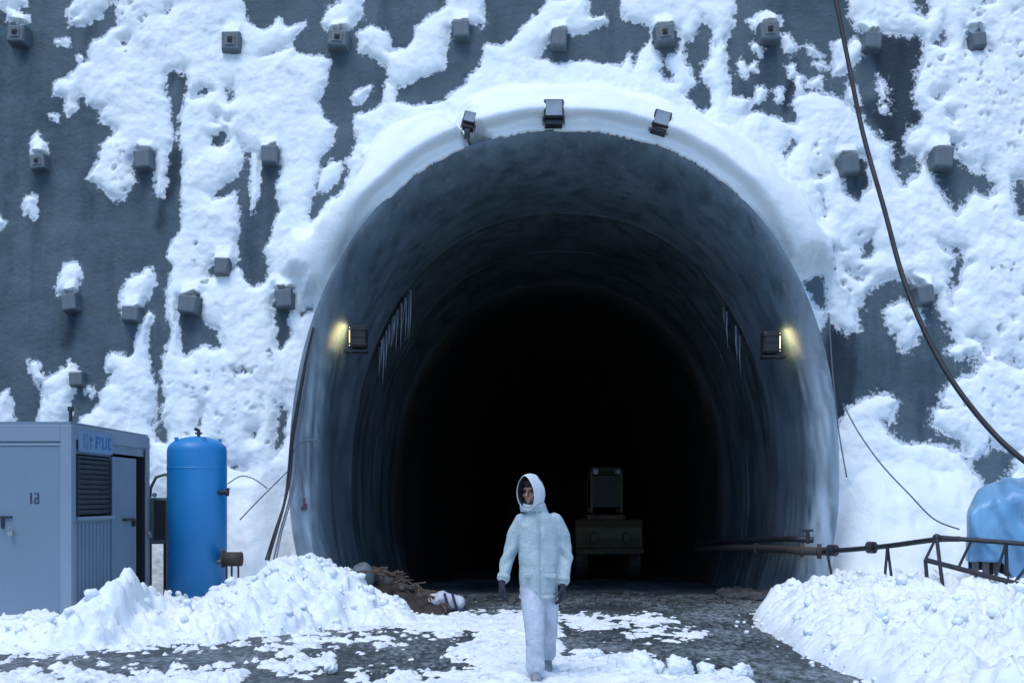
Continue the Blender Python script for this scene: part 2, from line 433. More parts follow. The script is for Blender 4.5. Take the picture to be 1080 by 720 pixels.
WET_SHADE = [  # damp stains, plus shade strips below and beside blocks painted dark
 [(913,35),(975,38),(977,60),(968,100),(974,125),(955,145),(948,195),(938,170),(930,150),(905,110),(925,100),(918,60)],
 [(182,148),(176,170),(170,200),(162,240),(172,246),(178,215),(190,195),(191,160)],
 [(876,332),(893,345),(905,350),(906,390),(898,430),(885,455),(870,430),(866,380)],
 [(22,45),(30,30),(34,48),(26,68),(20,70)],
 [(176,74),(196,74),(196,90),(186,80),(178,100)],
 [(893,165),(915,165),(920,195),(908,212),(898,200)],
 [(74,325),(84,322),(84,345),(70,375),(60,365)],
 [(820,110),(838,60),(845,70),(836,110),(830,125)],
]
def build_wall():
    xs = axis(-12.6, 12.6, 0.06, -32, 32); zs = axis(-0.3, 12.8, 0.06, -0.4, 24)
    X, Z = np.meshgrid(xs, zs, indexing='ij'); Y = Yw(X, Z)
    V = np.stack([X, Y, Z], -1); r = prof_r(X, Z)
    ins = r < -0.22
    keep = ~(ins[:-1, :-1] & ins[1:, :-1] & ins[1:, 1:] & ins[:-1, 1:])
    me, used = grid_mesh('retaining_wall', V, keep, len(xs), len(zs))
    PX, PY = px_of(X, Y, Z)
    PX = PX + 6 * fbm(X * 2, Z * 2, 3, 31); PY = PY + 6 * fbm(X * 2, Z * 2, 3, 37)
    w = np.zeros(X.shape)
    for p in WET_SHADE: w = np.maximum(w, sstep(-3, 6, poly_sd(p, PX, PY)))
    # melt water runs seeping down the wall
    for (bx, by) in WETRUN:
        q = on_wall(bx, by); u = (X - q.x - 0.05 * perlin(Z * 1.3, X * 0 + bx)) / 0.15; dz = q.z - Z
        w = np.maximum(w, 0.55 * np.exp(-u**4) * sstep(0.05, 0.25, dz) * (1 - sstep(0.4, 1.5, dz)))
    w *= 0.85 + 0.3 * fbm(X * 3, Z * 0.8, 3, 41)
    at = me.attributes.new('wet_shade', 'FLOAT', 'POINT'); at.data.foreach_set('value', np.clip(w, 0, 1).ravel()[used].astype(np.float32))
    fr = np.exp(-np.maximum(-snow_sd(X, Z) - 1, 0) / (4.0 + 5 * sstep(4.5, 7, X))) * (np.abs(X) < 13) * (Z < 13)
    at = me.attributes.new('frost_jamb_light', 'FLOAT', 'POINT'); at.data.foreach_set('value', np.clip(fr, 0, 1).ravel()[used].astype(np.float32))
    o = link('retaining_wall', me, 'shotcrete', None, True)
    return tag(o, 'tall leaning grey sprayed concrete wall round the tunnel mouth', 'wall')

# ------------------------------------------------------------------ anchor heads : px, py, scale, label
ANCH = [
 (17,36,1.05,'grey anchor block under a rounded snow cap, nearest the top left corner'),
 (39,171,0.85,'small anchor block wearing a pointed white snow cap on bare wall at far left'),
 (73,319,0.95,'lone anchor block with a tall leaning wedge of snow above the grey container'),
 (150,168,0.95,'anchor block at the lower left tip of the large upper left snow patch'),
 (243,44,1.0,'anchor block ringed by snow, just left of the square one on bare wall'),
 (356,41,1.0,'square anchor block with a dark centre and wide snow cap on bare wall'),
 (486,31,1.0,'half buried anchor block under the upper end of the snake shaped snow strip'),
 (590,40,0.95,'dark anchor block tucked beneath the fat snow ridge above the arch crown'),
 (702,36,1.1,'anchor block in a narrow dark gap between snow patches, above the right arch lamp'),
 (812,33,1.05,'anchor block with thin ragged snow cap among small snow flecks, left of the black cable'),
 (921,43,1.0,'anchor block under the big snow bulge at the top of the dark damp stain'),
 (283,163,0.95,'anchor block above a bare wall tongue, left of the snowy arch shoulder'),
 (198,321,1.0,'anchor block in the snow column above the blue tank, highest of the two over it'),
 (299,315,0.95,'anchor block just left of the collar, with a dark bare tongue of wall below it'),
 (233,281,0.9,'snow covered anchor block with only its dark underside showing, above the blue tank'),
 (137,331,0.85,'anchor block buried in an oval snow clump, left of the snow column'),
 (388,171,0.8,'tilted anchor block sunk in the white band on the upper left of the arch'),
 (897,173,1.0,'anchor block in a dark notch of snow right beside the hanging black cable'),
 (996,166,1.05,'anchor block over a pointed bare patch, farthest right of its row'),
 (977,311,0.95,'dark anchor block at the top right of the large bare patch right of the tunnel'),
 (1033,42,0.9,'anchor block half hidden by mottled snow near the top right corner'),
 (79,400,0.8,'anchor block behind the snow heap directly over the grey container roof'),
]
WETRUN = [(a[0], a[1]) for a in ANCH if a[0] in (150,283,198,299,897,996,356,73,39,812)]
ANCHPOS = [(on_wall(a[0], a[1], 0.20 * a[2]), a) for a in ANCH]

def build_anchors():
    def proto():
        t = thing('anchor_block', 'x', 'anchor block')
        m = MB(); hb, hf, d = 0.172, 0.15, 0.22
        def sq(h, y, j): return [(-h + j[0], y, -h + j[1]), (h + j[2], y, -h), (h, y, h + j[3]), (-h, y, h)]
        r0 = sq(hb, 0.08, (0, 0, 0, 0)); r1 = sq(hf, -d + 0.02, (0.01, 0, -0.01, 0.01)); r2 = sq(hf - 0.02, -d, (0.01, 0, -0.01, 0.01))
        m.add(r0 + r1 + r2, [(0, 1, 5, 4), (1, 2, 6, 5), (2, 3, 7, 6), (3, 0, 4, 7), (4, 5, 9, 8), (5, 6, 10, 9), (6, 7, 11, 10), (7, 4, 8, 11), (8, 9, 10, 11)])
        m.build('concrete_pad', 'pad', t, bevel=0.028)
        MB().box((0, -d - 0.008, 0), (0.16, 0.016, 0.16)).build('bearing_plate', 'steel', t, bevel=0.004)
        MB().box((0, -d - 0.024, 0.01), (.08, .02, .085)).tube([(0, -d - 0.03, 0), (0, -d - 0.06, 0)], 0.014, 8).build('anchor_nut', 'rubber', t)
        return t
    p = proto(); ch = list(p.children)
    for i, (pos, a) in enumerate(ANCHPOS):
        if i == 0: t = p
        else:
            t = p.copy(); COL.objects.link(t)
            for c in ch:
                if c.name != 'concrete_pad' and a[0] not in (356, 243, 812, 39, 702): continue
                k = c.copy(); COL.objects.link(k); k.parent = t
        t.location = pos; s = a[2]
        t.scale = (s * random.uniform(0.86, 1.12), s, s * random.uniform(0.84, 1.08))
        t.rotation_euler = (-math.atan(LEAN) * 0.5, random.uniform(-0.14, 0.14) + (0.25 if a[0] == 388 else 0), random.uniform(-0.08, 0.08))
        tag(t, a[3], 'anchor block', 'anchor blocks on the sprayed concrete wall')

# ------------------------------------------------------------------ snow stuck to the wall
SN = [
 # upper left mass, column, arch band (the tunnel mouth itself is cut away later)
 [(130,-70),(124,25),(110,39),(98,47),(94,66),(84,66),(74,82),(59,88),(58,100),(70,104),(70,122),(78,117),(84,97),(96,109),(111,113),(105,122),
  (125,138),(107,155),(104,172),(90,188),(104,196),(116,206),(130,210),(140,192),(138,178),(146,157),(162,158),(164,205),(170,205),(174,165),(181,148),
  (177,120),(174,95),(176,78),(183,72),(197,74),(198,90),(193,118),(190,145),(195,170),(192,205),(193,240),(181,258),(176,275),(183,285),(177,305),
  (179,330),(182,362),(175,375),(173,400),(174,420),(170,440),(158,470),(150,680),(400,680),(560,400),(600,240),(520,180),(470,107),(437,113),(417,108),(417,93),(408,87),(407,100),(403,113),
  (375,123),(377,150),(367,167),(368,187),(360,207),(345,215),(328,237),(323,233),(328,207),(333,187),(337,167),(348,150),(352,135),(340,123),
  (333,110),(343,90),(345,63),(312,57),(307,42),(320,27),(302,30),(294,20),(280,33),(263,27),(257,13),(250,-70)],
 [(470,107),(488,90),(507,70),(512,48),(533,50),(557,27),(577,3),(617,-3),(623,17),(638,17),(640,25),(623,30),(607,37),(590,32),(580,43),
  (563,60),(587,70),(627,65),(657,72),(663,58),(667,75),(677,55),(688,43),(687,28),(660,20),(655,7),(658,-70),(1250,-70),(1250,700),(800,700),(770,500),(715,290),(600,240),(480,180)],
 [(72,15),(75,5),(90,-70),(118,-70),(115,5),(102,20),(92,26),(73,26),(83,19)],
 [(-5,-70),(26,-70),(29,5),(12,9),(29,19),(29,26),(9,21),(6,9),(-5,7)],
 [(31,160),(34,148),(40,140),(50,154),(49,160),(40,163)], [(25,211),(33,206),(39,210),(40,218),(34,230),(27,224)], [(-4,228),(5,234),(-1,243)],
 [(75,275),(82,277),(86,283),(80,305),(62,308),(61,300),(66,283)],
 [(128,310),(134,296),(157,284),(163,300),(158,314),(148,325),(130,335),(127,322)],
 [(157,328),(163,333),(158,350),(157,383),(162,407),(163,440),(160,470),(90,468),(87,443),(103,430),(110,410),(117,403),(118,393),(110,387),(117,370),(128,375),(137,380),(143,367),(148,343)],
 [(40,460),(43,430),(45,400),(60,395),(73,383),(83,388),(88,400),(80,408),(73,425),(72,460)], [(32,383),(40,382),(45,397),(40,403),(34,393)], [(92,407),(100,410),(98,417),(92,414)],
 [(-4,420),(7,412),(15,440),(15,460),(-4,460)],
 [(378,43),(380,37),(392,27),(407,33),(410,43),(412,55),(427,52),(437,43),(440,30),(457,15),(473,7),(475,-70),(503,-70),(510,17),(512,26),(480,25),
  (472,32),(473,43),(468,58),(468,73),(450,80),(423,90),(413,85),(408,73),(400,63),(380,55)],
 [(372,99),(382,96),(392,91),(390,98),(380,108),(374,106)], [(338,25),(347,8),(360,2),(377,-70),(382,12),(371,30),(345,31)],
 [(337,193),(340,178),(352,170),(359,172),(356,188),(344,203),(338,202)],
 [(60,42),(66,42),(66,46),(60,46)],[(69,40),(73,41),(72,46),(69,45)],[(82,58),(87,58),(87,64),(82,64)],[(52,121),(61,121),(59,126),(52,124)],
 [(380,100),(384,98),(386,101),(381,104)],
]
HO = [
 [(252,145),(262,158),(275,165),(295,152),(297,175),(293,200),(297,220),(290,240),(282,262),(287,290),(280,300),(268,305),(255,297),(250,280),(252,240),(249,205),(225,212),(220,206),(240,192),(251,184),(255,165)],
 [(204,95),(212,90),(228,96),(218,102),(205,103)], [(236,90),(246,88),(249,103),(241,111)], [(220,145),(238,136),(243,147),(232,157),(222,155)],
 [(276,60),(306,43),(309,48),(286,58)], [(124,41),(136,40),(133,48),(125,49)], [(172,5),(181,8),(178,17),(171,15)], [(226,124),(233,122),(231,131),(225,130)], [(238,124),(243,125),(241,129)], [(200,98),(207,98),(206,104),(200,104)],
 [(222,278),(250,276),(253,284),(236,280),(226,293),(217,293)], [(188,313),(212,310),(213,335),(228,345),(237,367),(230,370),(215,365),(205,373),(195,375),(188,365)],
 [(290,305),(310,302),(310,325),(308,355),(297,370),(291,365),(290,345),(287,330)], [(315,329),(333,322),(332,330),(318,336)], [(165,445),(174,440),(180,455),(178,468),(163,465)],
 [(210,427),(215,430),(213,455),(207,455)], [(262,455),(272,450),(270,465),(263,463)], [(290,430),(300,425),(305,440),(300,474),(290,482)], [(238,487),(262,492),(260,497),(240,493)],
 [(720,40),(730,40),(740,20),(752,33),(750,63),(740,77),(752,97),(753,113),(742,122),(730,113),(720,97),(733,90),(732,80),(720,63)],
 [(690,30),(715,28),(719,50),(705,62),(712,88),(700,86),(693,75),(700,70),(689,50)],
 [(772,-70),(773,27),(763,43),(763,67),(770,87),(772,102),(792,108),(786,123),(797,120),(820,127),(843,133),(845,127),(838,107),(845,100),(863,100),(880,103),(900,115),(910,130),(922,140),(927,150),
  (938,153),(940,177),(950,200),(958,200),(960,193),(972,183),(970,163),(958,160),(955,150),(960,140),(973,133),(975,117),(965,97),(970,80),(977,50),(973,37),(950,34),(913,33),(903,25),(896,8),(898,-70)],
 [(983,47),(995,20),(1002,47),(993,50)], [(1015,30),(1033,28),(1048,60),(1037,53),(1018,52)], [(1033,-70),(1050,-70),(1050,6),(1036,7)], [(985,103),(997,97),(995,110),(988,108)], [(998,118),(1006,122),(1004,130),(998,125)],
 [(945,-70),(975,-70),(984,10),(976,22),(962,14)],
 [(877,167),(893,162),(910,163),(917,173),(920,197),(908,215),(887,203),(887,187),(880,177)], [(857,182),(870,177),(877,182),(870,187),(858,188)], [(863,200),(868,200),(872,230),(867,230)],
 [(823,163),(835,143),(845,150),(837,157),(830,173)], [(752,45),(757,48),(754,54)],
 [(973,172),(983,160),(1007,158),(1015,167),(1033,180),(1040,173),(1045,187),(1053,203),(1040,213),(1027,207),(1012,230),(1000,217),(987,197),(978,180)],
 [(1068,187),(1085,183),(1095,233),(1070,230),(1067,213)], [(1000,145),(1012,150),(1008,158),(1000,155)],
 [(905,258),(920,248),(925,267),(918,273),(908,272)], [(988,252),(998,258),(1010,260),(1020,262),(1018,273),(1027,278),(1013,287),(1015,303),(1008,307),(1007,323),(1002,322),(1000,303),(998,283),(1003,273),(990,262)],
 [(843,298),(857,290),(870,292),(873,307),(875,327),(867,330),(860,327),(853,312)],
 [(868,330),(893,350),(903,347),(902,330),(913,310),(927,297),(940,293),(960,290),(977,303),(992,308),(990,323),(997,337),(1007,350),(1010,363),(1000,370),(1010,377),(1027,372),(1040,383),(1030,397),(1010,403),
  (997,413),(995,427),(987,433),(987,447),(1010,460),(1023,470),(1027,482),(997,473),(980,470),(953,470),(937,460),(927,443),(940,443),(945,423),(937,417),(920,420),(907,422),(893,433),(883,453),(872,440),(862,400),(860,360)],
 [(890,280),(915,290),(907,297),(890,287)], [(1018,355),(1030,352),(1040,357),(1048,373),(1042,377),(1033,363)], [(1053,380),(1067,373),(1080,387),(1073,390)],
 [(1010,478),(1025,485),(1045,468),(1072,475),(1072,497),(1045,517),(1038,517),(1030,505)],
]
SN2 = [   # snow lying inside the bare areas
 [(788,20),(795,22),(808,15),(820,17),(823,25),(802,27),(800,35),(790,25)], [(825,37),(832,38),(840,52),(838,58),(827,55)], [(793,45),(800,44),(805,52),(803,58),(795,52)], [(780,63),(785,63),(788,78),(784,82),(780,75)],
 [(790,70),(797,65),(798,76),(790,75)], [(830,70),(838,70),(840,83),(832,83)], [(840,82),(847,83),(848,97),(843,98)], [(850,47),(858,51),(863,57),(855,56)], [(859,65),(868,67),(872,73),(862,71)], [(853,88),(865,83),(866,91),(857,94)],
 [(878,46),(888,42),(892,55),(900,42),(912,42),(912,52),(905,62),(898,72),(890,78),(880,80),(880,65),(877,58)], [(797,95),(805,90),(810,97),(804,107),(797,110)], [(818,95),(823,93),(825,104),(820,107)],
 [(927,84),(930,85),(933,100),(931,102)], [(929,111),(935,111),(935,117),(930,117)], [(895,92),(901,96),(903,108),(896,105)],
 [(936,328),(950,320),(968,325),(970,345),(960,365),(952,365),(946,350),(936,342)], [(264,160),(274,162),(270,210),(266,222)],
]
MOT = [ # areas where the snow is broken by many small bare spots
 ([(92,112),(142,150),(145,195),(105,205),(85,190),(100,150)], .6), ([(930,-8),(1200,-8),(1200,250),(1050,250),(1000,150),(960,60)], 0.22), ([(930,310),(985,310),(985,380),(930,380)], .5),
 ([(1045,285),(1200,285),(1200,360),(1045,360)], .35), ([(875,240),(930,245),(925,330),(870,300)], .4), ([(205,260),(250,265),(240,300),(205,300)], 0.6), ([(980,380),(1060,340),(1075,390),(1040,400)], .4), ([(830,125),(905,145),(870,215),(835,200)],.15),
 ([(120,-8),(180,-8),(130,60)], .4), ([(170,360),(300,360),(300,480),(170,480)], .2), ([(940,410),(1080,400),(1080,470),(1000,470)], .25),
]
def snow_sd(X, Z):
    Y0 = Yw(X, Z); PX0, PY0 = px_of(X, Y0, Z)
    wx = 4.0 * fbm(X * 1.6, Z * 1.6, 2, 51) + 4.2 * fbm(X * 5.2, Z * 5.2, 3, 61, 0.7)
    wy = 4.0 * fbm(X * 1.6, Z * 1.6, 2, 71) + 4.2 * fbm(X * 5.2, Z * 5.2, 3, 81, 0.7)
    PX, PY = PX0 + wx, PY0 + wy
    sd = np.full(X.shape, -16.0)
    for p in SN: sd = np.maximum(sd, poly_sd(p, PX, PY))
    for p in HO: sd = np.minimum(sd, -poly_sd(p, PX, PY))
    for p in SN2: sd = np.maximum(sd, poly_sd(p, PX, PY))
    for p, k in MOT:
        w = sstep(-6, 10, poly_sd(p, PX, PY)); nz = fbm(X * 4.6, Z * 3.4, 4, 91, 0.72)
        sd = np.where(w > 0, np.minimum(sd, np.where(w * k > 0.05, (0.17 + (1 - k) * 0.30 - nz) * 55 / np.maximum(w, .15), 60)), sd)
    # beyond the photo's frame: the same kind of broken snow
    out = np.maximum(np.maximum(-PX0 - 4, PX0 - 1084), -PY0 - 4)
    ex = (fbm(X * 0.6, Z * 0.35, 5, 101, 0.6) + 0.06) * 60; bw = sstep(0, 70, out)
    return sd * (1 - bw) + ex * bw
def build_wall_snow():
    xs = np.arange(-13.0, 13.0, 0.028); zs = np.arange(0.0, 13.0, 0.028)
    X, Z = np.meshgrid(xs, zs, indexing='ij'); Y0 = Yw(X, Z); sd = snow_sd(X, Z)
    sdm = sd * 0.0155                                           # metres
    tm = 0.085 + 0.05 * fbm(X * 1.1, Z * 1.1, 3, 111)
    t = np.where(sdm > 0, tm * (1 - np.exp(-np.maximum(sdm, 0) / 0.07)), np.maximum(sdm, -0.05))
    lump = 0.05 * fbm(X * 3.3, Z * 2.6, 4, 121, 0.62) + 0.03 * billow(X * 8, Z * 7, 3, 131, 0.6)
    t = np.where(sdm > 0, t + lump * np.clip(sdm / 0.25, 0, 1), t)
    # snow wedges lying on the anchor blocks
    for pos, a in ANCHPOS:
        s = a[2]; dz = Z - (pos.z + 0.155 * s); dx = np.abs(X - pos.x)
        cap = 0.21 * s * np.clip(1 - dz / 0.42, 0, 1) * sstep(0.21 * s, 0.12 * s, dx) * (dz > -0.02)
        t = np.where((sdm > 0), np.maximum(t, cap + 0.02 * fbm(X * 8, Z * 8, 2, 5)), t)
        hid = (dz < -0.02) & (dz > -0.31 * s) & (dx < 0.17 * s)
        t = np.where(hid, np.minimum(t, 0.13), t)
    # deep ledge of snow on top of the collar
    r = prof_r(X, Z)
    top = sstep(3.9, 6.5, Z)
    reach = Y0 - (YF - 0.24) - 0.20 * (1 - sstep(0.0, 0.26, r))
    front = 0.20 + 0.06 * fbm(X * 0.9, Z * 0.9, 2, 141)
    band = reach * (1 - sstep(front, front + 1.25, r)) + 0.05 * fbm(X * 2.2, Z * 2.2, 3, 151) * np.clip((r - .1) / .3, 0, 1)
    groove = 0.05 * np.exp(-((r - 0.12 - 0.05 * fbm(X * 1.2, Z * 1.2, 2, 161)) / 0.035)**2)
    band = band - groove * top
    side = 0.10 * (1 - sstep(0.0, 0.5, r))
    bt = band * top + (1 - top) * np.maximum(side, 0)
    t = np.where(sdm > 0, np.maximum(t, bt * sstep(0, 0.42, sdm)), t)
    # drifts banked against the wall foot either side of the portal
    tal = np.where(X > XC, (2.35 - Z + 0.5 * fbm(X * 0.8, Z * 0.5, 4, 171)) * 0.5, (2.2 - Z + 0.45 * fbm(X * 0.8, Z * 0.5, 4, 181)) * 0.5)
    tal = tal * sstep(0.0, 0.7, r) * sstep(-5.3, -4.3, -np.abs(X + 9.5) * 0 + np.where(X < 0, X, 9.0)) + 0.05 * fbm(X * 2.4, Z * 2.4, 4, 191) * (tal > 0)
    tal = tal * np.maximum(sstep(0.0, 0.3, sdm), sstep(0.9, 0.4, Z))
    t = np.where(tal > 0.0, np.maximum(t, tal), t)
    # ragged lower lip of the rim
    lip = 0.05 + 0.045 * fbm(X * 2.5, Z * 2.5, 3, 201)
    t = np.where(r < -lip * top - 0.0, -0.3, t)
    t = np.where((r < 0.0) & (top < 0.3), -0.3, t)
    pos = t > 0
    keep = pos[:-1, :-1] | pos[1:, :-1] | pos[1:, 1:] | pos[:-1, 1:]
    inside = r < -0.12
    tt = np.where(pos, t, np.where(inside, -0.05, np.maximum(t, -0.05)))
    # rim underside: close the slab just behind the collar face
    rim = (~pos) & (r < 0.02) & (top > 0.3)
    tt = np.where(rim, np.minimum(Y0 - (YF + 0.35), 5), tt)
    e = 0.01; gx = (prof_r(X + e, Z) - r) / e; gz = (prof_r(X, Z + e) - r) / e; gl = np.maximum(np.hypot(gx, gz), .3)
    q = r + lip * top; near = (q > -0.03) & (q < 0.022) & (r < 0.2)
    Xs = np.where(near, X - gx / gl * q, X); Zs = np.where(near, Z - gz / gl * q, Z)
    V = np.stack([Xs, Y0 - tt, Zs], -1)
    me, _ = grid_mesh('wall_snow', V, keep, len(xs), len(zs))
    o = link('wall_snow', me, 'snow', None, True)
    return tag(o, 'patches of white snow stuck to the sprayed concrete wall and ledged over the arch', 'snow', kind='stuff')

# ------------------------------------------------------------------ ground
def Gz(x, y):
    return -0.048 * np.maximum(0, y - YF) + 0.02 * fbm(x * 0.8, y * 0.8, 4, 211) - 0.03 * np.exp(-((np.abs(x - 1.55 - 0.02 * (y - 10)) - 0.85) / 0.28)**2)
def build_ground():
    xs = axis(-9, 9, 0.06, -280, 280, 1.3); ys = axis(5, 24, 0.06, -280, 90, 1.3)
    X, Y = np.meshgrid(xs, ys, indexing='ij')
    Zg = Gz(X, Y) + 0.012 * fbm(X * 6, Y * 6, 3, 221) * (np.abs(X) < 9)
    V = np.stack([X, Y, Zg], -1)
    me, _ = grid_mesh('ground', V, np.ones((len(xs) - 1, len(ys) - 1), bool), len(xs), len(ys))
    o = link('ground', me, mat_ground(), None, True); return tag(o, kind='structure')
GS = [
 [(415,652),(470,645),(545,647),(560,640),(592,656),(594,690),(640,686),(690,692),(700,712),(760,706),(800,718),(800,780),(350,780),(380,715),(420,706),(470,712),(500,705),(472,694),(480,680),(505,668),(460,671),(430,664)],
 [(798,645),(818,668),(850,690),(925,722),(970,790),(1300,790),(1300,600),(820,636)],
 [(-40,650),(150,640),(350,635),(432,648),(404,664),(330,668),(262,664),(220,684),(120,684),(60,694),(-40,686)],
 [(-40,712),(60,704),(170,710),(250,702),(262,716),(210,790),(-40,790)], [(270,697),(330,689),(362,700),(330,712),(280,710)],
 [(590,646),(640,650),(662,660),(620,665),(600,660)], [(642,654),(682,648),(712,655),(680,661)], [(690,672),(730,664),(752,668),(720,677)], [(250,680),(330,672),(372,676),(300,690)],
 [(370,676),(430,668),(440,672),(390,682)], [(660,668),(700,662),(690,672),(662,674)],
]
def build_ground_snow():
    xs = np.arange(-7.6, 5.2, 0.026); ys = np.arange(7.4, 16.2, 0.026)
    X, Y = np.meshgrid(xs, ys, indexing='ij'); G = Gz(X, Y)
    PX, PY = px_of(X, Y, G)
    wx = 16 * fbm(X * 1.1, Y * 1.1, 4, 231, 0.6); wy = 5 * fbm(X * 1.5, Y * 1.2, 4, 241, 0.6)
    sd = np.full(X.shape, -16.0)
    for p in GS: sd = np.maximum(sd, poly_sd(p, PX + wx, PY + wy))
    nz = fbm(X * 4.5, Y * 3.2, 4, 251, 0.62)
    left = sstep(-0.3, -1.2, X) * sstep(12.8, 11.5, Y)
    e = sd * 0.010 + nz * (0.17 + 0.22 * left) - 0.015
    e = e - (0.02 * left)
    e = np.where(Y > 15.0, e - (Y - 15.0) * 0.3, e)
    sp = fbm(X * 11, Y * 6.5, 3, 257, 0.65); e = np.where(sd < -6, np.maximum(np.minimum(e, nz * 0.28 - 0.10), np.minimum(sp * 0.16 - 0.105 + 0.09 * nz, 0.015)), e + np.minimum(sp * (0.12 + 0.28 * left), 0.02))
    t = np.where(e > 0, 0.055 * (1 - np.exp(-np.maximum(e, 0) / 0.13)), np.maximum(e * .45, -0.02))
    t = np.where(e > 0, t + (0.08 * billow(X * 2.6, Y * 2.6, 3, 261) + .02 * blocks(X, Y, 7, 263)) * np.clip(e / 0.2, 0, 1), t)
    pos = t > 0
    keep = pos[:-1, :-1] | pos[1:, :-1] | pos[1:, 1:] | pos[:-1, 1:]
    V = np.stack([X, Y, G + 0.006 + t], -1)
    me, _ = grid_mesh('snow', V, keep, len(xs), len(ys))
    o = link('snow', me, 'snow_dirty', None, True); return tag(o, kind='structure')
def lumps(X, Y, seed):
    w1 = 1 - np.clip(worley(X * 2.1 + 0.3 * perlin(X * 3, Y * 3, seed), Y * 2.1 + 0.3 * perlin(X * 3, Y * 3, seed + 8), seed), 0, 1)**2
    w2 = 1 - np.clip(worley(X * 4.9 + 0.3 * perlin(X * 5, Y * 5, seed + 2), Y * 4.9 + 0.3 * perlin(X * 6, Y * 6, seed), seed + 3), 0, 1)**2
    w3 = 1 - np.clip(worley(X * 10 + 0.4 * perlin(X * 9, Y * 9, seed + 1), Y * 10, seed + 6), 0, 1)**2; k = 0.6 + 0.8 * np.clip(0.5 + fbm(X * 0.9, Y * 0.9, 2, seed + 4), 0, 1)
    return (0.13 * w1 + 0.10 * w2 * (0.4 + 0.6 * w1) + 0.045 * w3) * k + 0.08 * fbm(X * 1.4, Y * 1.4, 3, seed) + 0.04 * billow(X * 9, Y * 9, 3, seed + 9, 0.6) + (0.065 * blocks(X, Y, 3.6, seed + 2) + 0.04 * blocks(X, Y, 8.5, seed + 5)) * (0.5 + k * 0.6) - 0.15 * k
def blocks(X, Y, f, seed):
    x = X * f + 0.35 * perlin(X * f, Y * f, seed); y = Y * f + 0.35 * perlin(X * f, Y * f, seed + 4)
    xi = np.floor(x).astype(int); yi = np.floor(y).astype(int); best = np.full(x.shape, 9.0); hh = np.zeros(x.shape)
    for dx in (-1, 0, 1):
        for dy in (-1, 0, 1):
            h = _perm[_perm[(xi + dx + seed * 7) & 255] + ((yi + dy) & 255)]; h2 = _perm[(h + 91) & 255]; h3 = _perm[(h2 + 37) & 255]
            ox = x - (xi + dx + h / 255.); oy = y - (yi + dy + h2 / 255.); d = np.hypot(ox, oy)
            v = (h3 / 255. - 0.5) * 1.4 + 0.9 * (ox * _gx[h3] + oy * _gy[h3]) - 0.5 * d
            hh = np.where(d < best, v, hh); best = np.minimum(best, d)
    return hh
def bank_mesh(name, X, Y, h, label):
    G = Gz(X, Y); pos = h > 0
    keep = pos[:-1, :-1] | pos[1:, :-1] | pos[1:, 1:] | pos[:-1, 1:]
    V = np.stack([X, Y, G + np.where(pos, h, -0.03)], -1)
    me, _ = grid_mesh(name, V, keep, X.shape[0], X.shape[1])
    o = link(name, me, 'snow_bank', None, True); tag(o, label, 'snow bank')
    # broken clods lying on the heap and rolled off its foot
    rr = random.Random(len(label)); m = MB(); nx, ny = X.shape; done = 0
    dil = sum(np.roll(np.roll(pos, a, 0), b, 1) for a in (-9, 0, 9) for b in (-9, 0, 9)) > 0
    while done < 330:
        i = rr.randrange(10, nx - 10); j = rr.randrange(10, ny - 10); x, y = X[i, j], Y[i, j]
        if not dil[i, j] or y > 14.6 or y < 7.5: continue
        foot = h[i, j] < 0.12
        if not foot and rr.random() < 0.45: continue
        r = rr.uniform(.012, .035) if foot else rr.uniform(.025, .085) * rr.uniform(.5, 1)
        ck = chunk_mesh(r, 900 + done, 8, 6, rr.uniform(.6, .95), .55); a = rr.uniform(0, 6.3); c, s_ = math.cos(a), math.sin(a)
        z = G[i, j] + max(h[i, j], 0) + r * .25
        m.add([(x + v[0] * c - v[1] * s_, y + v[0] * s_ + v[1] * c, z + v[2]) for v in ck.v], ck.f); done += 1
    tag(m.build('snow_clods', 'snow_bank', o, True), kind='stuff'); return o
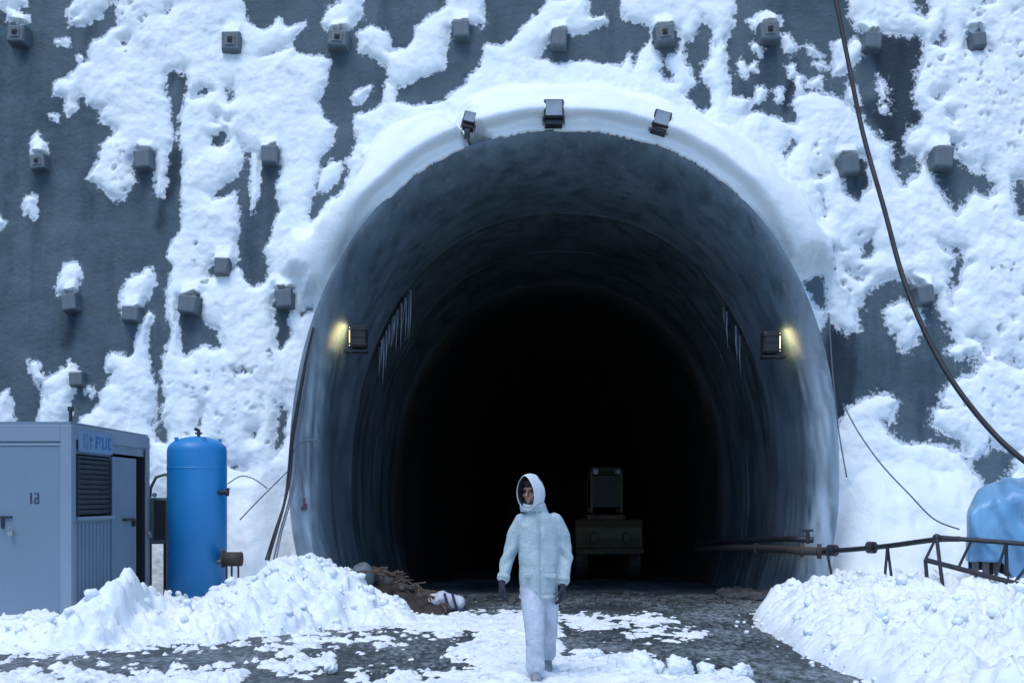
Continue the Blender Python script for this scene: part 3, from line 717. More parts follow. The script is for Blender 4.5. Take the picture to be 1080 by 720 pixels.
def build_banks():
    cr = [(-120,650,11.3),(0,652,11.4),(60,648,11.45),(88,629,11.5),(104,616,11.6),(124,607,11.7),(140,611,11.9),(160,625,12.4),(180,628,12.9),(200,632,13.0),(225,622,13.2),(255,609,13.6),(295,588,14.0),(328,584,14.2),(355,597,14.2),(380,613,14.0),(412,632,13.7),(445,652,13.3)]
    pts = [P(*c) for c in cr]; bx = [p.x for p in pts]
    xs = np.arange(-7.6, -0.8, 0.027); ys = np.arange(9.6, 16.3, 0.027); X, Y = np.meshgrid(xs, ys, indexing='ij')
    yc = np.interp(X, bx, [p.y for p in pts]); hc = np.interp(X, bx, [p.z for p in pts])
    fr = [P(px, py, CZ * F / (py - HY)) for px, py in ((-120,690),(0,690),(120,686),(220,679),(330,667),(440,655))]
    yf = np.interp(X, [p.x for p in fr], [p.y for p in fr])
    u = np.clip((yc - Y) / np.maximum(yc - yf, 0.3), 0, 1.3)
    u = np.clip(u + 0.22 * fbm(X * 2.4, Y * 2.4, 4, 283) * np.clip(u * 3, 0, 1), 0, 1.3); hf = hc * (1 - u**1.25)
    v = np.clip((Y - yc) / 1.6, 0, 1); hb = hc * (1 - 0.75 * v**1.3)
    h = np.where(Y < yc, hf, hb) - 0.06
    lm = lumps(X, Y, 23) * (0.55 + 0.45 * sstep(0.02, 0.35, np.abs(Y - yc)))
    h = h + lm * np.clip(hc / 0.3, 0.25, 1.0) * np.clip(h / 0.15 + 0.4, 0, 1)
    edge = sstep(-1.0, -1.5, X); h = h * edge - 0.03 * (1 - edge)
    h = np.where((X < -5.10) & (Y > 12.06) , -0.05, h)
    r2 = np.hypot(X + 4.41, Y - 14.6)
    h = np.where((Y > 15.3) & (X > -2.9), -0.05, h)
    bank_mesh('snow_bank', X, Y, h, 'heaped ploughed snow in front of the grey container and blue tank')
    xs = np.arange(2.5, 8.6, 0.027); ys = np.arange(4.5, 16.4, 0.027); X, Y = np.meshgrid(xs, ys, indexing='ij')
    edge = np.interp(Y, [4, 9, 11, 13, 14.2, 15, 16.4], [3.1, 3.0, 2.95, 3.05, 3.25, 4.1, 4.7])
    s = X - edge + 0.16 * fbm(X * 1.2, Y * 1.2, 3, 271)
    H = np.interp(Y, [4.5, 6, 9, 12, 13.3, 14.2, 15, 16.4], [0.0, 0.25, 0.42, 0.50, 0.53, 0.46, 0.42, 0.42])
    sl = 0.75 - 0.35 * sstep(13, 14, Y)
    h = H * np.clip(1 - np.exp(-np.maximum(s, 0) / sl * 1.6), 0, 1) - 0.03
    h = np.where(s > 0, h + lumps(X, Y, 29) * np.clip(s / 0.5, 0, 1) * sstep(4.5, 7, Y), -0.05)
    bank_mesh('snow_bank', X, Y, h, 'lumpy bank of ploughed snow below the pipe and railing')

def chunk_mesh(r, seed, n=20, m=14, flat=0.8, rough=0.35):
    mb = MB().ball((0, 0, 0), 1.0, n, m)
    c = np.array(mb.v)
    nz = fbm(c[:, 0] * 1.5 + c[:, 2] * 1.1, c[:, 1] * 1.5 - c[:, 2] * 0.9, 3, seed) + 0.5 * fbm(c[:, 0] * 4, c[:, 1] * 4 + c[:, 2] * 4, 2, seed + 5)
    c = c * (1 + rough * nz)[:, None] * np.array([1.1, 0.9, flat]) * r
    mb.v = [tuple(q) for q in c]; return mb
def build_chunks():
    spec = [(672,704,9.45,0.15,'rounded pale snow lump, largest one at the front of the road'), (716,712,9.35,0.13,'snow lump with a broken top, second largest at the front of the road'),
            (650,703,9.9,0.09,'small snow lump just left of the largest front lump'), (783,716,9.3,0.08,'small snow lump at the bottom edge nearest the right bank'), (349,712,9.5,0.06,'small round snowball alone on the dark gravel at lower left'),
            (693,709,9.5,0.08,'small snow lump wedged between the two biggest front lumps'), (628,690,10.4,0.07,'little snow lump on the trodden snow just right of the walking person'), (745,716,9.35,0.08,'low snow lump at the bottom edge, right of the broken topped one')]
    for i, (px, py, d, r, lab) in enumerate(spec):
        p = P(px, py, d); p.z = max(float(Gz(p.x, p.y)) + 0.06, p.z)
        o = chunk_mesh(r, 300 + i * 7, 26, 18, .92, .62).build('snow_lump', 'snow_bank', None, True); o.location = p
        o.rotation_euler = (0.2 * i, 0, 1.1 * i); tag(o, lab, 'snow lump', 'loose snow lumps on the road')

# ------------------------------------------------------------------ portal and tunnel
def build_tunnel():
    t = thing('tunnel_portal', 'dark arched concrete tunnel mouth with rounded collar in the snowy wall', 'tunnel', (0, 0, 0))
    spec = [(0.0, 19.2), (0.0, 17.0), (0.0, 16.08), (-0.012, 16.02), (-0.04, 16.0), (-0.10, 15.998), (-0.17, 15.998), (-0.23, 16.0)]
    for k in range(1, 13):
        a = math.pi / 2 * k / 12; spec.append((-0.24 - 0.24 * math.sin(a), 16.005 + 1.25 * (1 - math.cos(a))))
    spec += [(-0.48, y) for y in np.linspace(17.5, 18.55, 6)]
    V = tunnel_rings(spec); n = V.shape[1]
    spec2 = spec[:5]                                        # the crown is flared much deeper than the jambs
    m_ = len(spec) - 5 - 6
    for k in range(1, m_ + 1):
        a = math.pi / 2 * k / m_; spec2.append((-0.045 - 0.435 * math.sin(a), 16.0 + 1.25 * (1 - math.cos(a))**0.75))
    spec2 += spec[-6:]
    V2 = tunnel_rings(spec2); wt = sstep(2.8, 5.6, V[0, :, 2])[None, :, None]
    V = V * (1 - wt) + V2 * wt
    me, used = grid_mesh('collar', V, np.ones((len(spec) - 1, n - 1), bool), len(spec), n)
    zz = V[..., 2]; yy = V[..., 1]; xx = V[..., 0]
    fr = (1 - sstep(2.4, 5.0, zz)) * (1 - sstep(16.30, 16.42, yy + .06 * fbm(zz * 2, xx * 2, 2, 297))) * np.clip(0.55 + 1.6 * fbm(xx * 8 + yy * 8, zz * 0.55, 4, 291, .65), 0, 1) * np.clip(.9 + 1.2 * fbm(xx * 4, zz * 3.5, 4, 295, .65), 0, 1)  # lower jamb fronts painted paler for the light they catch
    at = me.attributes.new('frost_jamb_light', 'FLOAT', 'POINT'); at.data.foreach_set('value', np.clip(fr, 0, 1).ravel()[used].astype(np.float32))
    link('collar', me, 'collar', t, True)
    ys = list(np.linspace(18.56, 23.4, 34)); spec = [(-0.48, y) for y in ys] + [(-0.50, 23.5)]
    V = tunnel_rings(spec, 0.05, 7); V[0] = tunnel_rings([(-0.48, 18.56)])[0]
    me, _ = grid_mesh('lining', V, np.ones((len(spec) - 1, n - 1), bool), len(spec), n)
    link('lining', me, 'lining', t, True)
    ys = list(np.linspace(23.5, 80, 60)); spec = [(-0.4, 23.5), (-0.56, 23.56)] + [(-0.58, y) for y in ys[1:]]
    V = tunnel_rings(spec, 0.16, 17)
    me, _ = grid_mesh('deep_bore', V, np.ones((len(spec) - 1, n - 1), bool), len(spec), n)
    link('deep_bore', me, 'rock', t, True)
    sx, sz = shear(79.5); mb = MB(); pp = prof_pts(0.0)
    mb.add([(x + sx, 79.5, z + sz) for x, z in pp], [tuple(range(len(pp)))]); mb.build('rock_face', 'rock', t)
    # formwork joint rings standing slightly proud
    for y in (18.6, 21.0):
        spec = [(-0.45, y - 0.09), (-0.487, y - 0.05), (-0.487, y + 0.05), (-0.45, y + 0.09)]
        V = tunnel_rings(spec); me, _ = grid_mesh('joint_ring', V, np.ones((3, n - 1), bool), 4, n)
        link('joint_ring', me, 'lining', t, True)
    # faded red painted mark on the left collar face
    mb = MB(); c = P(321, 533, 15.985)
    mb.box((c.x, 15.978, c.z + 0.03), (0.03, 0.006, 0.17)).box((c.x + 0.03, 15.978, c.z - 0.02), (0.03, 0.006, 0.10)).box((c.x - 0.03, 15.978, c.z - 0.04), (0.03, 0.006, 0.07))
    mb.build('paint_mark', 'red', t)
    # ice curtains on the inside of the lining
    mb = MB(); rr = random.Random(4)
    pts = None
    for side, cnt in ((-1, 20), (1, 5)):
        for k in range(cnt):
            y = rr.gauss(18.62, .05); z0 = rr.uniform(4.35, 5.5) if side < 0 else rr.uniform(4.6, 5.2)
            w = (A_ - 0.54) * max(1 - ((z0 - ZC) / (B_ - 0.52))**EN, 0)**(1 / EN); sx, sz = shear(y)
            ln = rr.uniform(0.25, 0.9); x = XC + sx + side * (w - 0.01)
            mb.tube([(x, y, z0 + sz), (x, y, z0 + sz - ln * .5), (x + side * 0.02, y, z0 + sz - ln)], [0.024, 0.014, 0.003], 6)
    o = mb.build('hanging_ice', 'ice', None, True); tag(o, 'pale icicles hanging on the upper inside of the tunnel lining', 'ice', kind='stuff')

def build_tunnel_lamps():
    def one(px, py, side, label):
        d = 16.32; c = P(px, py, d); z = c.z
        sx, sz = shear(d)
        w = (A_ - 0.40) * max(1 - ((z - ZC) / (B_ - 0.40))**EN, 0)**(1 / EN)
        xw = XC + sx + side * w                                   # the lining surface at this height
        t = thing('tunnel_lamp', label, 'lamp', (xw, d, z), 'lamps inside the tunnel mouth')
        inn = -side
        MB().box((inn * 0.31, 0.1, 0.02), (0.25, 0.26, 0.34), bev=0.02).box((inn * 0.31, -0.035, 0.13), (0.28, 0.02, 0.03)).box((inn * 0.31, -0.035, -0.10), (0.28, 0.02, 0.03)).box((inn * 0.31, -0.035, 0.02), (0.22, 0.016, 0.02)).build('housing', 'rubber', t)
        MB().box((inn * 0.18, 0.1, 0.02), (0.012, 0.22, 0.28)).build('lens', 'lamp_on', t)
        MB().box((inn * 0.26, 0.14, -0.20), (0.36, 0.22, 0.03)).build('ledge', 'dark_steel', t)
        MB().box((inn * 0.31, 0.14, -0.17), (0.05, 0.05, 0.08)).build('bracket', 'dark_steel', t)
        li = bpy.data.lights.new('lamp_light', 'AREA'); li.shape = 'RECTANGLE'; li.size = 0.2; li.size_y = 0.45; li.energy = 1.4; li.color = (1.0, 0.80, 0.36)
        lo = bpy.data.objects.new('lamp_light', li); COL.objects.link(lo); lo.parent = t; lo.location = (inn * 0.165, 0.13, 0.0)
        lo.rotation_euler = Vector((side, .05, -0.15)).to_track_quat('-Z', 'Y').to_euler()
    one(374, 356, -1, 'lit lamp box throwing yellow light on the left inside of the tunnel mouth')
    one(813, 362, 1, 'lit lamp box throwing yellow light on the right inside of the tunnel mouth')

def build_arch_floods():
    def one(px, py, roll, s, label):
        p = P(px, py, 15.86); t = thing('floodlight', label, 'floodlight', p, 'unlit floodlights on the rim of the arch', (math.radians(-6), roll, 0))
        MB().box((0, 0.02, 0.03), (0.27 * s, 0.20 * s, 0.26 * s), bev=0.015).build('housing', 'dark_steel', t)
        MB().box((0, -0.085 * s, 0.03), (0.22 * s, 0.02, 0.21 * s)).build('glass', 'lens', t)
        MB().box((0, 0.04, -0.145 * s), (0.24 * s, 0.16, 0.07 * s), bev=0.01).build('control_box', 'dark_steel', t)
        MB().box((-0.145 * s, 0.05, -0.05), (0.015, 0.05, 0.20 * s)).box((0.145 * s, 0.05, -0.05), (0.015, 0.05, 0.20 * s)).box((0, 0.15, -0.15), (0.08, 0.28, 0.04)).build('bracket', 'steel', t)
    one(584, 119, 0.0, 1.12, 'square grey floodlight at the crown of the arch, middle of three')
    one(495, 127, math.radians(14), 0.72, 'small tilted floodlight on the snowy rim, leftmost of three')
    one(697, 129, math.radians(16), 0.98, 'tilted floodlight on the snowy rim, rightmost of three')

# ------------------------------------------------------------------ site container, tank, cabinet
def build_container():
    x1, y0, y1, H = -5.07, 12.0, 14.6, 2.45; x0 = -10.5
    t = thing('site_container', 'grey steel site container half buried by snow beside the blue tank', 'container', (x1, y0, 0))
    o = lambda x, y, z: (x - x1, y - y0, z)
    def bx(mb, X, Y, Z): return mb.box(o((X[0] + X[1]) / 2, (Y[0] + Y[1]) / 2, (Z[0] + Z[1]) / 2), (X[1] - X[0], Y[1] - Y[0], Z[1] - Z[0]))
    m = MB(); bx(m, (x0, x1 - 0.12), (y0 + 0.04, y0 + 0.09), (0.1, 2.25)); bx(m, (x0, x1 - 0.1), (y1 - 0.07, y1 - 0.02), (0.1, 2.25)); bx(m, (x0, x0 + .05), (y0 + .1, y1 - .1), (.1, 2.25))
    bx(m, (x1 - 0.07, x1 - 0.03), (y0 + 0.13, 12.2), (0.12, 2.28)); bx(m, (x1 - 0.07, x1 - 0.03), (12.2, 13.24), (0.12, 1.34)); bx(m, (x1 - 0.07, x1 - 0.03), (12.2, 13.24), (2.12, 2.28)); bx(m, (x1 - .07, x1 - .03), (13.24, 14.47), (2.17, 2.28))
    for k in range(9): bx(m, (x1 - 0.03, x1 - 0.018), (12.24 + k * 0.11, 12.29 + k * 0.11), (0.14, 1.30))
    m.build('wall_panels', 'cabin', t)
    m = MB()
    for xx in (x1 - 0.13, x0): 
        for yy in (y0, y1 - 0.13): bx(m, (xx, xx + 0.13), (yy, yy + 0.13), (0, H - 0.001))
    bx(m, (x0 + .13, x1 - 0.13), (y0 + 0.005, y0 + 0.12), (2.25, H)); bx(m, (x0 + .13, x1 - .13), (y1 - 0.12, y1 - 0.005), (2.25, H)); bx(m, (x1 - 0.12, x1 - 0.005), (y0 + 0.13, y1 - 0.13), (2.28, H))
    bx(m, (x0 + .13, x1 - .13), (y0 + .005, y0 + .12), (0, .12)); bx(m, (x1 - 0.12, x1 - 0.005), (y0 + 0.13, y1 - 0.13), (0, .13))
    m.build('frame', 'cabin_light', t, bevel=0.008)
    m = MB(); bx(m, (x0 + .05, x1 - 0.02), (y0 + .02, y1 - 0.02), (H + 0.003, H + 0.03)); m.build('roof', 'cabin', t)
    # big recessed front leaf
    dx1 = P(63, 500, 12.0).x; m = MB(); bx(m, (x0 + .3, dx1), (y0 + 0.015, y0 + 0.037), (0.14, 2.2)); d = m.build('front_door', 'cabin', t, bevel=0.006)
    m = MB(); bx(m, (dx1, dx1 + .035), (y0 + 0.008, y0 + 0.037), (0.12, 2.235)); bx(m, (x0 + .3, dx1), (y0 + 0.008, y0 + 0.037), (2.203, 2.235)); m.build('door_trim', 'cabin_light', d)
    q = P(4, 545, 12.0); m = MB(); bx(m, (q.x - .5, q.x + 0.09), (y0 - 0.012, y0 + 0.014), (q.z - .012, q.z + .012)); bx(m, (q.x - .03, q.x), (y0 - .01, y0 + .014), (q.z - .13, q.z - .013)); m.build('lock_bar', 'dark_steel', d)
    q = P(11, 562, 11.97); MB().box(o(q.x, q.y, q.z), (0.055, 0.03, 0.05)).tube([o(q.x - .018, q.y, q.z + .025), o(q.x - .018, q.y, q.z + .06), o(q.x, q.y, q.z + .072), o(q.x + .018, q.y, q.z + .06), o(q.x + .018, q.y, q.z + .025)], .006, 6).build('padlock', 'lens', d)
    # small dark stencil
    m = MB(); s = 12.0 / F
    for (a, b, c, e) in ((31.2, 519.5, 33.3, 531), (36, 519.5, 40.2, 521), (39, 521, 40.6, 525), (36, 524.5, 40.2, 526), (39.2, 526, 40.8, 530), (35.6, 529.6, 40.2, 531), (35.6, 526, 37, 529.6)):
        A = P(a, b, 12.0); Bq = P(c, e, 12.0); bx(m, (A.x, Bq.x), (y0 + .0115, y0 + .0145), (Bq.z, A.z))
    m.build('stencil_mark', 'ink_dark', d)
    # louvred window
    m = MB(); za, zb = 1.38, 2.10
    bx(m, (x1 - 0.05, x1 - 0.005), (12.2, 12.235), (za, zb)); bx(m, (x1 - .05, x1 - .005), (13.205, 13.24), (za, zb)); bx(m, (x1 - .05, x1 - .005), (12.235, 13.205), (zb - .03, zb))
    w = m.build('louvre_window', 'cabin_dark', t)
    m = MB()
    for k in range(11): 
        z = za + .05 + k * .06; m.box(o(x1 - .03, 12.72, z), (.008, .968, .058), Matrix.Rotation(0.5, 3, 'Y'))
    m.build('slats', 'cabin_dark', w)
    m = MB(); bx(m, (x1 - 0.05, x1 + 0.02), (12.18, 13.26), (za - .045, za)); m.build('sill', 'cabin_light', w)
    # sign
    m = MB(); bx(m, (x1 - .004, x1 + .008), (12.2, 13.22), (2.145, 2.40)); sg = m.build('sign_plate', 'plate_blue', t)
    def strokes(name, mat, lst):
        m = MB()
        for (ya, yb, z0, z1) in lst: bx(m, (x1 + .0085, x1 + .0115), (ya, yb), (z0, z1))
        m.build(name, mat, sg)
    strokes('lettering', 'ink_teal', [(12.32, 12.36, 2.19, 2.36), (12.36, 12.46, 2.33, 2.36), (12.36, 12.46, 2.19, 2.22), (12.43, 12.46, 2.22, 2.28), (12.52, 12.55, 2.19, 2.35), (12.50, 12.60, 2.29, 2.315)])
    strokes('lettering', 'ink_blue', [(12.68, 12.72, 2.2, 2.35), (12.72, 12.80, 2.32, 2.35), (12.72, 12.80, 2.26, 2.285), (12.80, 12.83, 2.285, 2.35), (12.88, 12.92, 2.2, 2.35), (12.92, 13.0, 2.2, 2.23), (13.0, 13.03, 2.2, 2.35), (13.07, 13.11, 2.2, 2.35), (13.11, 13.17, 2.32, 2.35), (13.11, 13.17, 2.2, 2.23)])
    # side door standing ajar, doorway dark beyond it
    m = MB(); bx(m, (x1 - .058, x1 - .02), (13.28, 14.10), (0.13, 2.13)); d = m.build('side_door', 'cabin', t, bevel=0.006)
    m = MB(); bx(m, (x1 - .02, x1 + .012), (13.62, 14.02), (1.30, 1.33)); bx(m, (x1 - .02, x1 + .03), (13.95, 13.98), (1.22, 1.30)); m.build('handle', 'dark_steel', d)
    m = MB(); bx(m, (x1 - .02, x1 - .012), (14.07, 14.10), (.13, 2.13)); m.build('edge_strip', 'cabin_light', d)
    m = MB(); bx(m, (x1 - .005, x1 + .04), (14.44, 14.55), (1.10, 1.135)); bx(m, (x1 - .004, x1 + .05), (14.5, 14.53), (1.05, 1.10)); m.build('latch', 'lens', t)
    p = P(76, 440, 12.1); MB().tube([o(p.x, 12.06, H + .03), o(p.x, 12.06, H + .16)], .022, 8).box(o(p.x, 12.06, H + .18), (.05, .05, .05)).build('roof_stub', 'dark_steel', t)
    m = MB(); bx(m, (x0 + .1, x1 - .1), (y0 + .1, y1 - .1), (.02, .09)); m.build('floor_pan', 'cabin_dark', t)
    bx2 = MB(); bx(bx2, (x1 - 1.2, x1 - 1.15), (12.1, 14.44), (.1, 2.25)); bx(bx2, (x1 - 1.15, x1 - .02), (14.445, 14.465), (.1, 2.25)); bx(bx2, (x1 - 1.15, x1 - .08), (12.14, 14.44), (2.25, 2.27)); bx2.build('doorway_shade', 'rubber', t)  # black panels added inside so the open doorway reads as shade

def build_tank():
    c = P(208, 540, 14.6); R = 30.5 / F * 14.6; x, y = c.x, c.y
    t = thing('storage_tank', 'tall blue steel pressure tank with domed top standing in snow beside the container', 'tank', (x, y, 0))
    ztop = 1.6 + (525 - 460) / F * 14.6; n = 40; prof = [(R, 0.1)]
    zs = ztop - 0.20
    prof += [(R, zs - .6), (R, zs - 0.30), (R, zs - 0.262), (R, zs - 0.26), (R + 0.004, zs - .258), (R + .004, zs - .240), (R, zs - .238), (R, zs - .235), (R, zs - .2), (R, zs)]
    for i in range(1, 9):
        a = math.pi / 2 * i / 8; prof.append((R * math.cos(a) if i < 8 else 0.004, zs + 0.20 * math.sin(a)))
    MB().loft([((0, 0, z), (r, 0, 0), (0, r, 0)) for r, z in prof], n).build('shell', 'tank', t, True)
    MB().tube([(0.02, 0, ztop - .01), (0.02, 0, ztop + .08), (-.03, -.02, ztop + .11)], .025, 8).tube([(.02, 0, ztop + .03), (.02, 0, ztop + .055)], .05, 10).build('relief_valve', 'dark_steel', t)
    for an in (0.6, 2.2, 4.0, 5.3):
        q = (R * .8 * math.cos(an), R * .8 * math.sin(an), zs + .11); MB().box((q[0], q[1], q[2] + .03), (.05, .02, .07)).build('lifting_lug', 'tank', t)
    z = 1.6 + (525 - 519) / F * 14.6
    MB().tube([(R - .08, -.18, z), (R + .06, -.2, z)], .035, 10).tube([(R + .06, -.2, z), (R + .085, -.2, z)], .055, 10).build('side_nozzle', 'dark_steel', t)
    MB().box((R + .085, -.2, z + .05), (.02, .1, .02)).build('valve_handle', 'dark_steel', t)
    p = P(245, 590, 14.4) - Vector((x, y, 0)); 
    pm = thing('water_pump', 'small brown pump on thin legs standing in snow at the foot of the blue tank', 'pump', P(245, 600, 14.35))
    MB().tube([(-.11, 0, .14), (.13, 0, .14)], [.10, .10], 14).tube([(-.135, 0, .14), (-.11, 0, .14)], .12, 14).build('motor', 'rust', pm, True)
    for dx in (-.07, .0, .09): MB().tube([(dx, -.03, .08), (dx + .01, -.06, -.25)], .014, 6).build('leg', 'dark_steel', pm)
    MB().tube([(-.12, 0, .12), (-.2, .03, .10), (-.26, .06, .10)], .028, 8).build('suction_pipe', 'steel', pm, True)
    # control cabinet between container and tank
    q = P(167, 573, 14.95); cb = thing('control_cabinet', 'grey green control cabinet on legs between container and blue tank', 'cabinet', (q.x, q.y, 0))
    MB().box((0, 0, q.z + .33), (.34, .22, .66), bev=.02).build('cabinet_body', 'green_grey', cb)
    MB().box((.06, -.118, q.z + .34), (.16, .012, .56)).build('cabinet_door', 'rubber', cb)
    for dx in (-.12, .1): MB().box((dx, 0, q.z / 2 - .05), (.04, .05, q.z + .1)).build('leg', 'dark_steel', cb)
    MB().tube([(-.1, -.06, q.z + .66), (-.08, -.08, q.z + .8), (0, -.09, q.z + .95), (.12, -.08, q.z + .99), (.24, -.04, q.z + .96)], .022, 8).build('hose', 'green_grey', cb, True)
    MB().ball((-.02, -.1, q.z + .70), .035).build('gauge', 'lens', cb, True)

# ------------------------------------------------------------------ cables
def spline(pts, n=8):
    pts = [Vector(p) for p in pts]; out = []
    for i in range(len(pts) - 1):
        p0 = pts[max(i - 1, 0)]; p1 = pts[i]; p2 = pts[i + 1]; p3 = pts[min(i + 2, len(pts) - 1)]
        for k in range(n):
            t = k / n
            out.append(0.5 * ((2 * p1) + (p2 - p0) * t + (2 * p0 - 5 * p1 + 4 * p2 - p3) * t * t + (3 * p1 - p0 - 3 * p2 + p3) * t**3))
    out.append(pts[-1]); return out
def build_cables():
    def cab(name, pts, r, mat, label, n=8, cat='cable'):
        o = MB().tube(spline(pts), r, n).build(name, mat, None, True); return tag(o, label, cat)
    cab('power_cable', [P(868,-60,17.2), P(881,-2,16.9), P(893,57,16.6), P(910,140,16.2), P(933,222,15.7), P(950,285,15.2), P(970,338,14.7), P(1000,395,14.2), P(1040,448,13.7), P(1082,487,13.2), P(1150,530,12.6)], 0.037, 'rubber', 'thick black cable hanging diagonally across the snowy wall on the right')
    cab('wire', [P(874,330,15.9), P(878,390,15.85), P(884,450,15.8), P(893,503,15.6)], 0.011, 'wire', 'thin dark wire hanging straight down beside the right edge of the collar', 6, 'wire')
    cab('wire', [P(889,425,15.9), P(905,455,15.6), P(930,490,15.3), P(960,522,15.0), P(985,547,14.9), P(1012,558,14.8)], 0.011, 'wire', 'thin wire looping over the snow slope from collar to blue tarpaulin', 6, 'wire')
    cab('wire', [P(240,510,15.6), P(254,502,15.55), P(268,505,15.5), P(282,515,15.5)], 0.009, 'wire', 'thin arched wire on the snow right of the blue tank', 6, 'wire')
    cab('wire', [P(253,548,15.3), P(270,530,15.4), P(288,512,15.5), P(304,496,15.7)], 0.010, 'wire', 'straight thin wire slanting over the snow towards the cable bundle', 6, 'wire')
    t = thing('cable_bundle', 'bundle of dark cables running down the left edge of the concrete collar into snow', 'cables', P(283, 588, 15.0))
    b = P(283, 588, 15.0)
    for k, (dx, r, mt) in enumerate(((0, .020, 'rubber'), (4, .013, 'wire'), (-2, .014, 'rubber'), (6, .010, 'wire'))):
        pts = [P(331 + dx * .3, 345, 15.93), P(322 + dx * .5, 385, 15.94), P(315 + dx * .8, 425, 15.93), P(309 + dx, 462, 15.9), P(306 + dx * 1.2, 500, 15.85), P(300 + dx * (1 if k % 2 else .3), 530, 15.6), P(291 + dx, 562, 15.3), P(283 + dx * 1.4, 590, 15.0)]
        MB().tube([p - b for p in spline(pts)], r, 8).build('cable', mt, t, True)
    cab('wire', [P(308,478,15.9), P(318,466,15.93), P(330,464,15.95), P(338,466,15.97)], 0.012, 'wire', 'short thin wire across the face of the left collar', 6, 'wire')

# ------------------------------------------------------------------ pipes on the right
def build_pipes():
    t = thing('tunnel_pipe', 'rusty brown pipe running along the right inside wall of the tunnel', 'pipe', P(868, 580, 15.6)); b = t.location.copy()
    path = [P(872,581,15.55), P(856,581,15.62), P(838,580,15.8), P(826,579,16.4), P(800,578,17.8), P(760,578,20.5), P(735,579,23.2)]
    MB().tube([p - b for p in spline(path)], .062, 12).build('lower_pipe', 'rust', t, True)
    path = [P(858,569,15.7), P(838,568,15.85), P(826,568,16.5), P(800,569,17.9), P(760,571,20.6), P(735,573,23.2)]
    MB().tube([p - b for p in spline(path)], .045, 12).build('upper_pipe', 'dark_steel', t, True)
    for p, r in ((P(864,581,15.58), .115), (P(846,580,15.7), .10), (P(800,578,17.8), .10)):
        dirv = Vector((1, -.25, 0)) if p.y < 16 else Vector((.15, -1, 0)); dirv.normalize()
        MB().tube([p - b - dirv * .03, p - b + dirv * .03], r, 14).build('flange', 'rust', t)
    q = P(852, 566, 15.7) - b; MB().tube([q + Vector((0, 0, -.1)), q + Vector((0, 0, .1))], .03, 8).tube([q + Vector((-.08, 0, .1)), q + Vector((.08, 0, .1))], .018, 8).build('valve', 'dark_steel', t)
    t = thing('water_pipe', 'long dark steel pipe on short legs crossing the snow right of the tunnel', 'pipe', P(873, 614, 15.4)); b = t.location.copy()
    pts = [P(868,581,15.55), P(900,579,15.0), P(940,575,14.4), P(985,569,13.7), P(1012,568,13.3)]
    MB().tube([p - b for p in spline(pts)], [.036] * 33, 12).build('pipe_run', 'dark_steel', t, True)
    p = P(919, 577, 14.7) - b; dv = Vector((.6, -.8, 0)).normalized()
    MB().tube([p - dv * .05, p + dv * .05], .085, 14).build('coupling', 'dark_steel', t)
    p = P(878, 580, 15.4) - b; MB().tube([p - dv * .06, p + dv * .06], .085, 14).build('flange', 'dark_steel', t)
    for a, c in (((872, 580, 15.4), (881, 616, 15.3)), ((936, 576, 14.4), (932, 610, 14.4)), ((936, 576, 14.45), (942, 610, 14.3))):
        MB().tube([P(*a) - b, P(*c) - b - Vector((0, 0, .15))], .02, 8).build('support_leg', 'dark_steel', t)
    t = thing('pipe_trestle', 'dark steel tube trestle frame in front of the blue tarpaulin', 'trestle', P(990, 628, 12.9)); b = t.location.copy()
    def bar(name, a, c, r=.03): MB().tube([P(*a) - b, P(*c) - b], r, 8).build(name, 'dark_steel', t)
    bar('top_rail', (985, 566, 13.3), (1130, 577, 12.6), .03); bar('lower_beam', (976, 590, 12.9), (1140, 633, 11.6), .032)
    for a, c in (((987, 567, 13.25), (976, 590, 12.9)), ((1024, 571, 13.1), (1010, 600, 12.6)), ((1061, 573, 12.95), (1049, 610, 12.3)), ((1100, 576, 12.75), (1070, 614, 12.15))): bar('strut', a, c, .018)
    for a, c in (((976, 590, 12.9), (979, 626, 12.9)), ((988, 568, 13.2), (997, 640, 12.8)), ((1071, 615, 12.15), (1071, 655, 12.1)), ((1061, 573, 12.95), (1063, 632, 12.95))): bar('leg', a, c, .024)
    MB().ball(P(988, 567, 13.25) - b, .055).build('joint', 'dark_steel', t, True)

